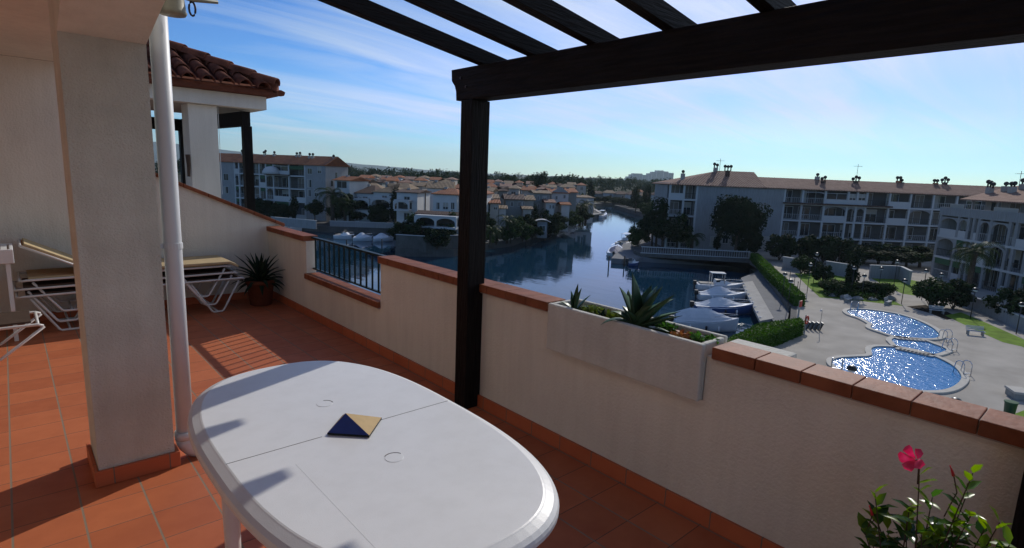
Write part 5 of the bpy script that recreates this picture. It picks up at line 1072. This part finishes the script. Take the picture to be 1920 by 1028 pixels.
# ---------------------------------------------------------------- boats
DOCKED = ('motorboat under a peaked white cover with a blue striped hull, second from the planter','grey motorboat with low cover and short mast, third from the planter','open white boat with raised hardtop, fourth from the planter')
def boat(label, stern, bow, kind='cover', bw=None, hull='gel', s_h=1.0, group=None):
    a, c = Vector((stern[0],stern[1],W)), Vector((bow[0],bow[1],W)); L = (c-a).length; B = bw or L*.36
    t = thing('boat', label, 'boat', tuple(a), math.atan2(c.y-a.y, c.x-a.x), group)
    n = 9; secs = []
    for i in range(n):
        u = i/(n-1); hb = B/2*(1-max(0,(u-.45)/.55)**2.2*.97)*(.92+.08*min(1,u*4)); sh = (.62+.28*u*u)*s_h; x = u*L
        secs.append([(x+.0,0,-.28+.2*u**3),(x,hb*.72,-.12+.14*u**2),(x,hb*.93,.12+.1*u),(x+.12*u,hb,sh),(x+.12*u,hb*.9,sh+.03),(x+.1*u,0,sh+.02+.05*u)])
    def hullmesh(i0, i1):
        mb = MB(); vs = []; m = i1-i0+1
        for s in secs: vs += [s[j] for j in range(i0,i1+1)]+[(s[j][0],-s[j][1],s[j][2]) for j in range(i0,i1+1)]
        fs = []
        for i in range(n-1):
            for j in range(m-1):
                p = i*2*m+j; q = (i+1)*2*m+j; fs.append((p,q,q+1,p+1)); fs.append((p+m,p+m+1,q+m+1,q+m))
        mb.add(vs, fs+[tuple(range(m))+tuple(range(2*m-1,m-1,-1))] ); return mb
    hullmesh(0,3).build('hull', M[hull], t, smooth=True); hullmesh(3,5).build('deck', M['gel'], t)
    sh = .66*s_h
    if kind in ('cover','bluecover','bigcover'):
        hp = {'cover':.75,'bluecover':.5,'bigcover':1.0}[kind]; rg = random.Random(int(L*100)); mb = MB(); vs = []; N_ = 13; K = 9
        for i in range(N_):
            u = .02+.9*i/(N_-1); hb = B/2*(1-max(0,(u-.45)/.55)**2.2*.97)*1.03; pk = hp*(math.exp(-((u-.42)/.26)**2)*.95+.12)
            if kind == 'bigcover': pk = hp*(1.0 if .22 < u < .52 else max(.08, 1-abs(u-.37)*2.2+.33))
            for k in range(K):
                v = -1+2*k/(K-1); z_ = (.58+.28*u*u)*s_h-.1*(abs(v) > .99)+pk*(1-abs(v)**(1.3 if kind == 'bigcover' else 1.15))+rg.uniform(-.03,.03); vs.append((u*L, v*hb, z_))
        mb.add(vs, [(i*K+k, (i+1)*K+k, (i+1)*K+k+1, i*K+k+1) for i in range(N_-1) for k in range(K-1)])
        mb.build('cover', M['coverb' if kind == 'bluecover' else 'cover'], t, smooth=False)
    else:
        b = MB(); b.add([(L*.38,-B*.34,sh),(L*.80,-B*.16,sh+.05),(L*.80,B*.16,sh+.05),(L*.38,B*.34,sh),(L*.40,-B*.30,sh+.55),(L*.62,-B*.2,sh+.5),(L*.62,B*.2,sh+.5),(L*.40,B*.30,sh+.55)], [(0,1,5,4),(1,2,6,5),(2,3,7,6),(3,0,4,7),(4,5,6,7)]); b.build('cabin', M['gel'], t)
        b = MB(); b.add([(L*.655,-B*.17,sh+.42),(L*.625,-B*.21,sh+.52),(L*.40,-B*.31,sh+.57),(L*.395,-B*.325,sh+.3)], [(0,1,2,3)]); b.add([(L*.60,-B*.21,sh+.5),(L*.60,B*.21,sh+.5),(L*.50,B*.24,sh+.95),(L*.50,-B*.24,sh+.95)], [(0,1,2,3)]); b.build('windscreen', M['glass'], t)
        MB().box(L*.06, L*.36, -B*.33, B*.33, sh+.02, sh+.12).build('cockpit', M['wallc'], t)
        if kind == 'hardtop':
            MB().box(L*.28, L*.60, -B*.3, B*.3, sh+1.3, sh+1.38).build('hardtop', M['gel'], t, bevel=.03)
            for x in (L*.29, L*.57):
                for y in (-B*.28, B*.26): MB().box(x, x+.06, y, y+.06, sh+.1, sh+1.3).build('post', M['steel'], t)
        if kind == 'arch': MB().tube([(L*.3,-B*.42,sh),(L*.34,-B*.4,sh+1.0),(L*.36,-B*.25,sh+1.35),(L*.36,B*.25,sh+1.35),(L*.34,B*.4,sh+1.0),(L*.3,B*.42,sh)], .06, 6).build('radar_arch', M['gel'], t, smooth=True)
    MB().tube([(L*.62,-B*.38,sh+.45),(L*.8,-B*.26,sh+.55),(L*1.0,-.05,sh+.62),(L*1.0,.05,sh+.62),(L*.8,B*.26,sh+.55),(L*.62,B*.38,sh+.45)], .018, 5).build('bow_rail', M['steel'], t)
    if L > 4:
        for u_ in (.25,.5,.7):
            hb = B/2*(1-max(0,(u_-.45)/.55)**2.2*.97)
            for sg in (-1,1): MB().lathe([(.02,-.28),(.09,-.2),(.09,.1),(.02,.18)], (u_*L, sg*(hb+.09), .35), 8).build('fender', M['hulld'] if u_ == .5 else M['gel'], t, smooth=True)
        if label in DOCKED:
            for sg in (-1,1): MB().tube([(L*.97,sg*.1,.9),(L+.5,sg*.35,.72),(L+1.0,sg*.7,.80)], .018, 5).build('mooring_rope', M['rope'], t)
    b = MB(); b.box(-.42,-.02,-.17,.17,.45,.95); b.box(-.30,-.12,-.06,.06,-.3,.45); b.build('outboard_motor', M['lampd'], t, bevel=.04)
    return t
boat('biggest covered motorboat, tall grey cover, nearest behind the planter', XY(1262,612,W), XY(1380,622,W), 'bigcover', s_h=1.25)
boat('motorboat under a peaked white cover with a blue striped hull, second from the planter', XY(1300,583,W), XY(1408,589,W), 'cover', hull='hullb', s_h=1.1)
boat('grey motorboat with low cover and short mast, third from the planter', XY(1308,560,W), XY(1396,564,W), 'cover')
boat('open white boat with raised hardtop, fourth from the planter', XY(1305,541,W), XY(1391,546,W), 'hardtop')
boat('white motorboat moored at the left canal quay below the blue gabled house', XY(1064,428,W), XY(1082,424,W), 'open', bw=2.2)
boat('white motorboat moored off the canal bend', XY(1122,409,W), XY(1136,405,W), 'hardtop', bw=2.4, s_h=1.2)
boat('small cream dinghy hauled against the left canal quay', XY(1034,435,W), XY(1048,431,W), 'open', bw=1.6, s_h=.7)
boat('cabin cruiser with white roof moored to the promenade tip', XY(1163,463,W), XY(1188,454,W), 'hardtop', bw=2.4, s_h=1.2)
boat('small boat under a dark blue cover at the promenade tip', XY(1150,482,W), XY(1158,468,W), 'bluecover', bw=2.3)
boat('small blue and white dinghy below the promenade tip', XY(1178,497,W), XY(1196,498,W), 'open', bw=1.5, hull='hullb', s_h=.6)
boat('leftmost of the three white boats under the big palm', XY(630,447,W), XY(663,449,W), 'open', bw=2.2)
boat('middle of the three white boats under the big palm', XY(664,451,W), XY(698,452,W), 'cover', bw=2.2)
boat('rightmost of the three white boats under the big palm, tent like cover', XY(699,452,W), XY(737,452,W), 'cover', bw=2.3)
boat('small boat with a curved radar arch peeking over the parapet corner', XY(530,434,W), XY(566,434,W), 'arch', bw=2.6, s_h=1.2)
boat('white motorboat whose deck shows beside the end wall coping', XY(492,428,W), XY(524,430,W), 'open', bw=2.4, s_h=1.1)
for lab, px, py in (('left mooring pole at the promenade tip',1141,500),('mooring pole right of the promenade tip',1170,500),('mooring pole in front of the leftmost moored white boat',650,468),('mooring pole in front of the rightmost moored white boat',716,466),('mooring pole below the pale garden wall on the canal',986,455)):
    p = at(px, py, W); o = MB().tube([(0,0,-.6),(0,0,1.5)], .09, 8).build('mooring_pole', M['trunk'], None, smooth=True); o.location = p; tag(o, lab, 'pole')

# ---------------------------------------------------------------- garden furniture
def lamp(label, px, py, h=2.3, s=1):
    p = at(px, py, G+h); t = thing('garden_lamp', label, 'lamp', (p.x,p.y,G), 0, 'garden lamps round the pools', s)
    MB().tube([(0,0,0),(0,0,h-.15)], .035, 8).build('pole', M['lampd'], t, smooth=True)
    MB().lathe([(.05,-.14),(.16,-.1),(.19,-.01)], (0,0,h), 16).build('globe', M['lampg'], t, smooth=True)
    MB().lathe([(.235,0),(.225,.08),(.16,.17),(.08,.205),(.0,.21)], (0,0,h), 16).build('cap', M['lampd'], t, smooth=True)
for lab, px, py, h in (('garden lamp at the near left end of the largest pool',1597,693,2.3),('garden lamp below the largest pool, cap just above the coping',1792,755,2.3),('left garden lamp behind the clipped hedge by the dock',1472,515,2.3),('right garden lamp behind the clipped hedge by the dock',1483,528,2.3),
    ('garden lamp in front of the round dark shrub',1520,497,3),('garden lamp left of the narrow conifer above the shrubs',1532,477,3.4),('tall garden lamp over the middle of the main lawn',1611,486,3.6),('garden lamp before the narrow conifer, upper',1602,503,3),('garden lamp at the near edge of the path beside the lawn',1621,518,2.3),('garden lamp on the far side of the second lawn',1653,504,2.6),('garden lamp left of the bluish garden wall end',1683,491,3),('garden lamp at the right end of the second lawn',1697,527,2.3),('garden lamp left of the paired bushes, far',1737,509,3),('garden lamp above the left paired bush',1766,516,3),('garden lamp between the right bush and the white wall',1829,544,2.6),('garden lamp at the frame edge by the dark shrubs',1916,572,2.4)):
    lamp(lab, px, py, h)
def bench(label, px, py, rz, s=1):
    x, y, z = gp(px, py, G+.01); t = thing('bench', label, 'bench', (x,y,z), R(rz), 'pale garden benches', s*.68)
    b = MB()
    for k in range(3): b.box(-.8,.8,-.25+k*.17,-.25+k*.17+.13,.40,.45)
    b.build('seat', M['trim'], t); b = MB()
    for k in range(3): b.box(-.8,.8,.26+k*.03,.30+k*.03,.52+k*.14,.62+k*.14)
    b.build('backrest', M['trim'], t)
    for x in (-.7,.6): MB().box(x,x+.1,-.22,.28,0,.398).build('leg', M['rock'], t)
bench('pale bench on the deck edge below the paired bushes', 1756, 588, -60, 1.1); bench('pale bench at the lawn corner right of the pools', 1828, 628, -60, 1.1); bench('pale bench on the lawn edge between the pools and the rockery', 1590, 566, 0, 1.1); bench('pale bench on the lawn edge right of the rockery', 1665, 571, 0, 1.1)
x, y, z = gp(1907, 745, G+.01); t = thing('planter_block', 'pale square concrete block on the deck at the right edge', 'block', (x,y,z), R(30)); MB().box(-.5,.5,-.35,.35,0,.32).build('base', M['rock'], t); MB().box(-.56,.56,-.41,.41,.321,.45).build('top', M['copingp'], t, bevel=.02)
x, y, z = gp(1890, 786, G+.01); t = thing('waste_bin', 'dark green waste bin standing on the deck near the right edge', 'bin', (x,y,z), R(25)); MB().lathe([(.20,0),(.26,.85),(.28,.87)], (0,0,0), 14).build('body', M['bin'], t, smooth=True); MB().lathe([(.29,.871),(.29,.92),(.20,.93)], (0,0,0), 14).build('rim', M['awning'], t)
x, y, z = gp(1497, 590, G+.01); t = thing('lifebuoy_post', 'red lifebuoy post at the end of the long hedge', 'post', (x,y,z)); MB().box(-.06,.06,-.06,.06,0,1.2).build('post', M['wallc'], t); MB().box(-.22,.22,-.12,-.061,.7,1.25).build('board', M['red'], t)
x, y, z = gp(1508, 622, G+.01); t = thing('lifebuoy_stand', 'red lifebuoy stand at the end of the low hedge beside the pool deck', 'stand', (x,y,z)); MB().box(-.05,.05,-.05,.05,0,1.3).build('post', M['rock'], t); MB().tube([(.28*math.cos(R(a))-.02,-.08,.95+.28*math.sin(R(a))) for a in range(0,360,30)], .07, 8, closed=True).build('lifebuoy', M['red'], t, smooth=True)
x, y, z = gp(1524, 618, G+.01); t = thing('bicycle_rack', 'dark slatted rack beside the red lifebuoy stand', 'rack', (x,y,z), R(-50))
for k in range(4): MB().slab([(-.6+k*.32,.0),(-.5+k*.32,.0),(-.28+k*.32,.6),(-.38+k*.32,.6)], -.25, .25).build('slat', M['lampd'], t)
x, y, z = gp(1536, 624, G+.01); t = thing('shower_post', 'thin steel pool shower post on the deck near the low hedge', 'shower', (x,y,z)); MB().tube([(0,0,0),(0,0,1.7),(-.15,0,1.85),(-.3,0,1.8)], .025, 6).build('pipe', M['steel'], t, smooth=True); MB().lathe([(.08,0),(.04,.05)], (-.3,0,1.74), 10).build('shower_head', M['steel'], t)
# small fence posts by the dock walkway
for i, (px, py) in enumerate(((1478,543),(1486,556),(1492,566),(1498,550))):
    x, y, z = gp(px, py); t = thing('gate_post', ['first','second','third','taller fourth'][i]+' thin dark post behind the long hedge', 'post', (x,y,z)); MB().tube([(0,0,0),(0,0,1.9)], .03, 6).build('pole', M['lampd'], t); MB().lathe([(.06,0),(.05,.08),(0,.1)], (0,0,1.9), 8).build('finial', M['lampd'], t)

# ---------------------------------------------------------------- sea air
HZ = bpy.data.materials.new('haze_air'); HZ.use_nodes = True; tn = HZ.node_tree; tn.nodes.remove(tn.nodes['Principled BSDF'])
pv = tn.nodes.new('ShaderNodeVolumePrincipled'); pv.inputs['Color'].default_value = (.76,.92,1,1); pv.inputs['Density'].default_value = .00010; pv.inputs['Anisotropy'].default_value = .3
tn.links.new(pv.outputs[0], tn.nodes['Material Output'].inputs['Volume'])
if USE_HAZE:
    tag(MB().box(-1800, 5200, -700, 7000, W-2.5, 260).build('haze', HZ), 'thin blue sea haze softening the far coast', 'haze', kind='stuff')
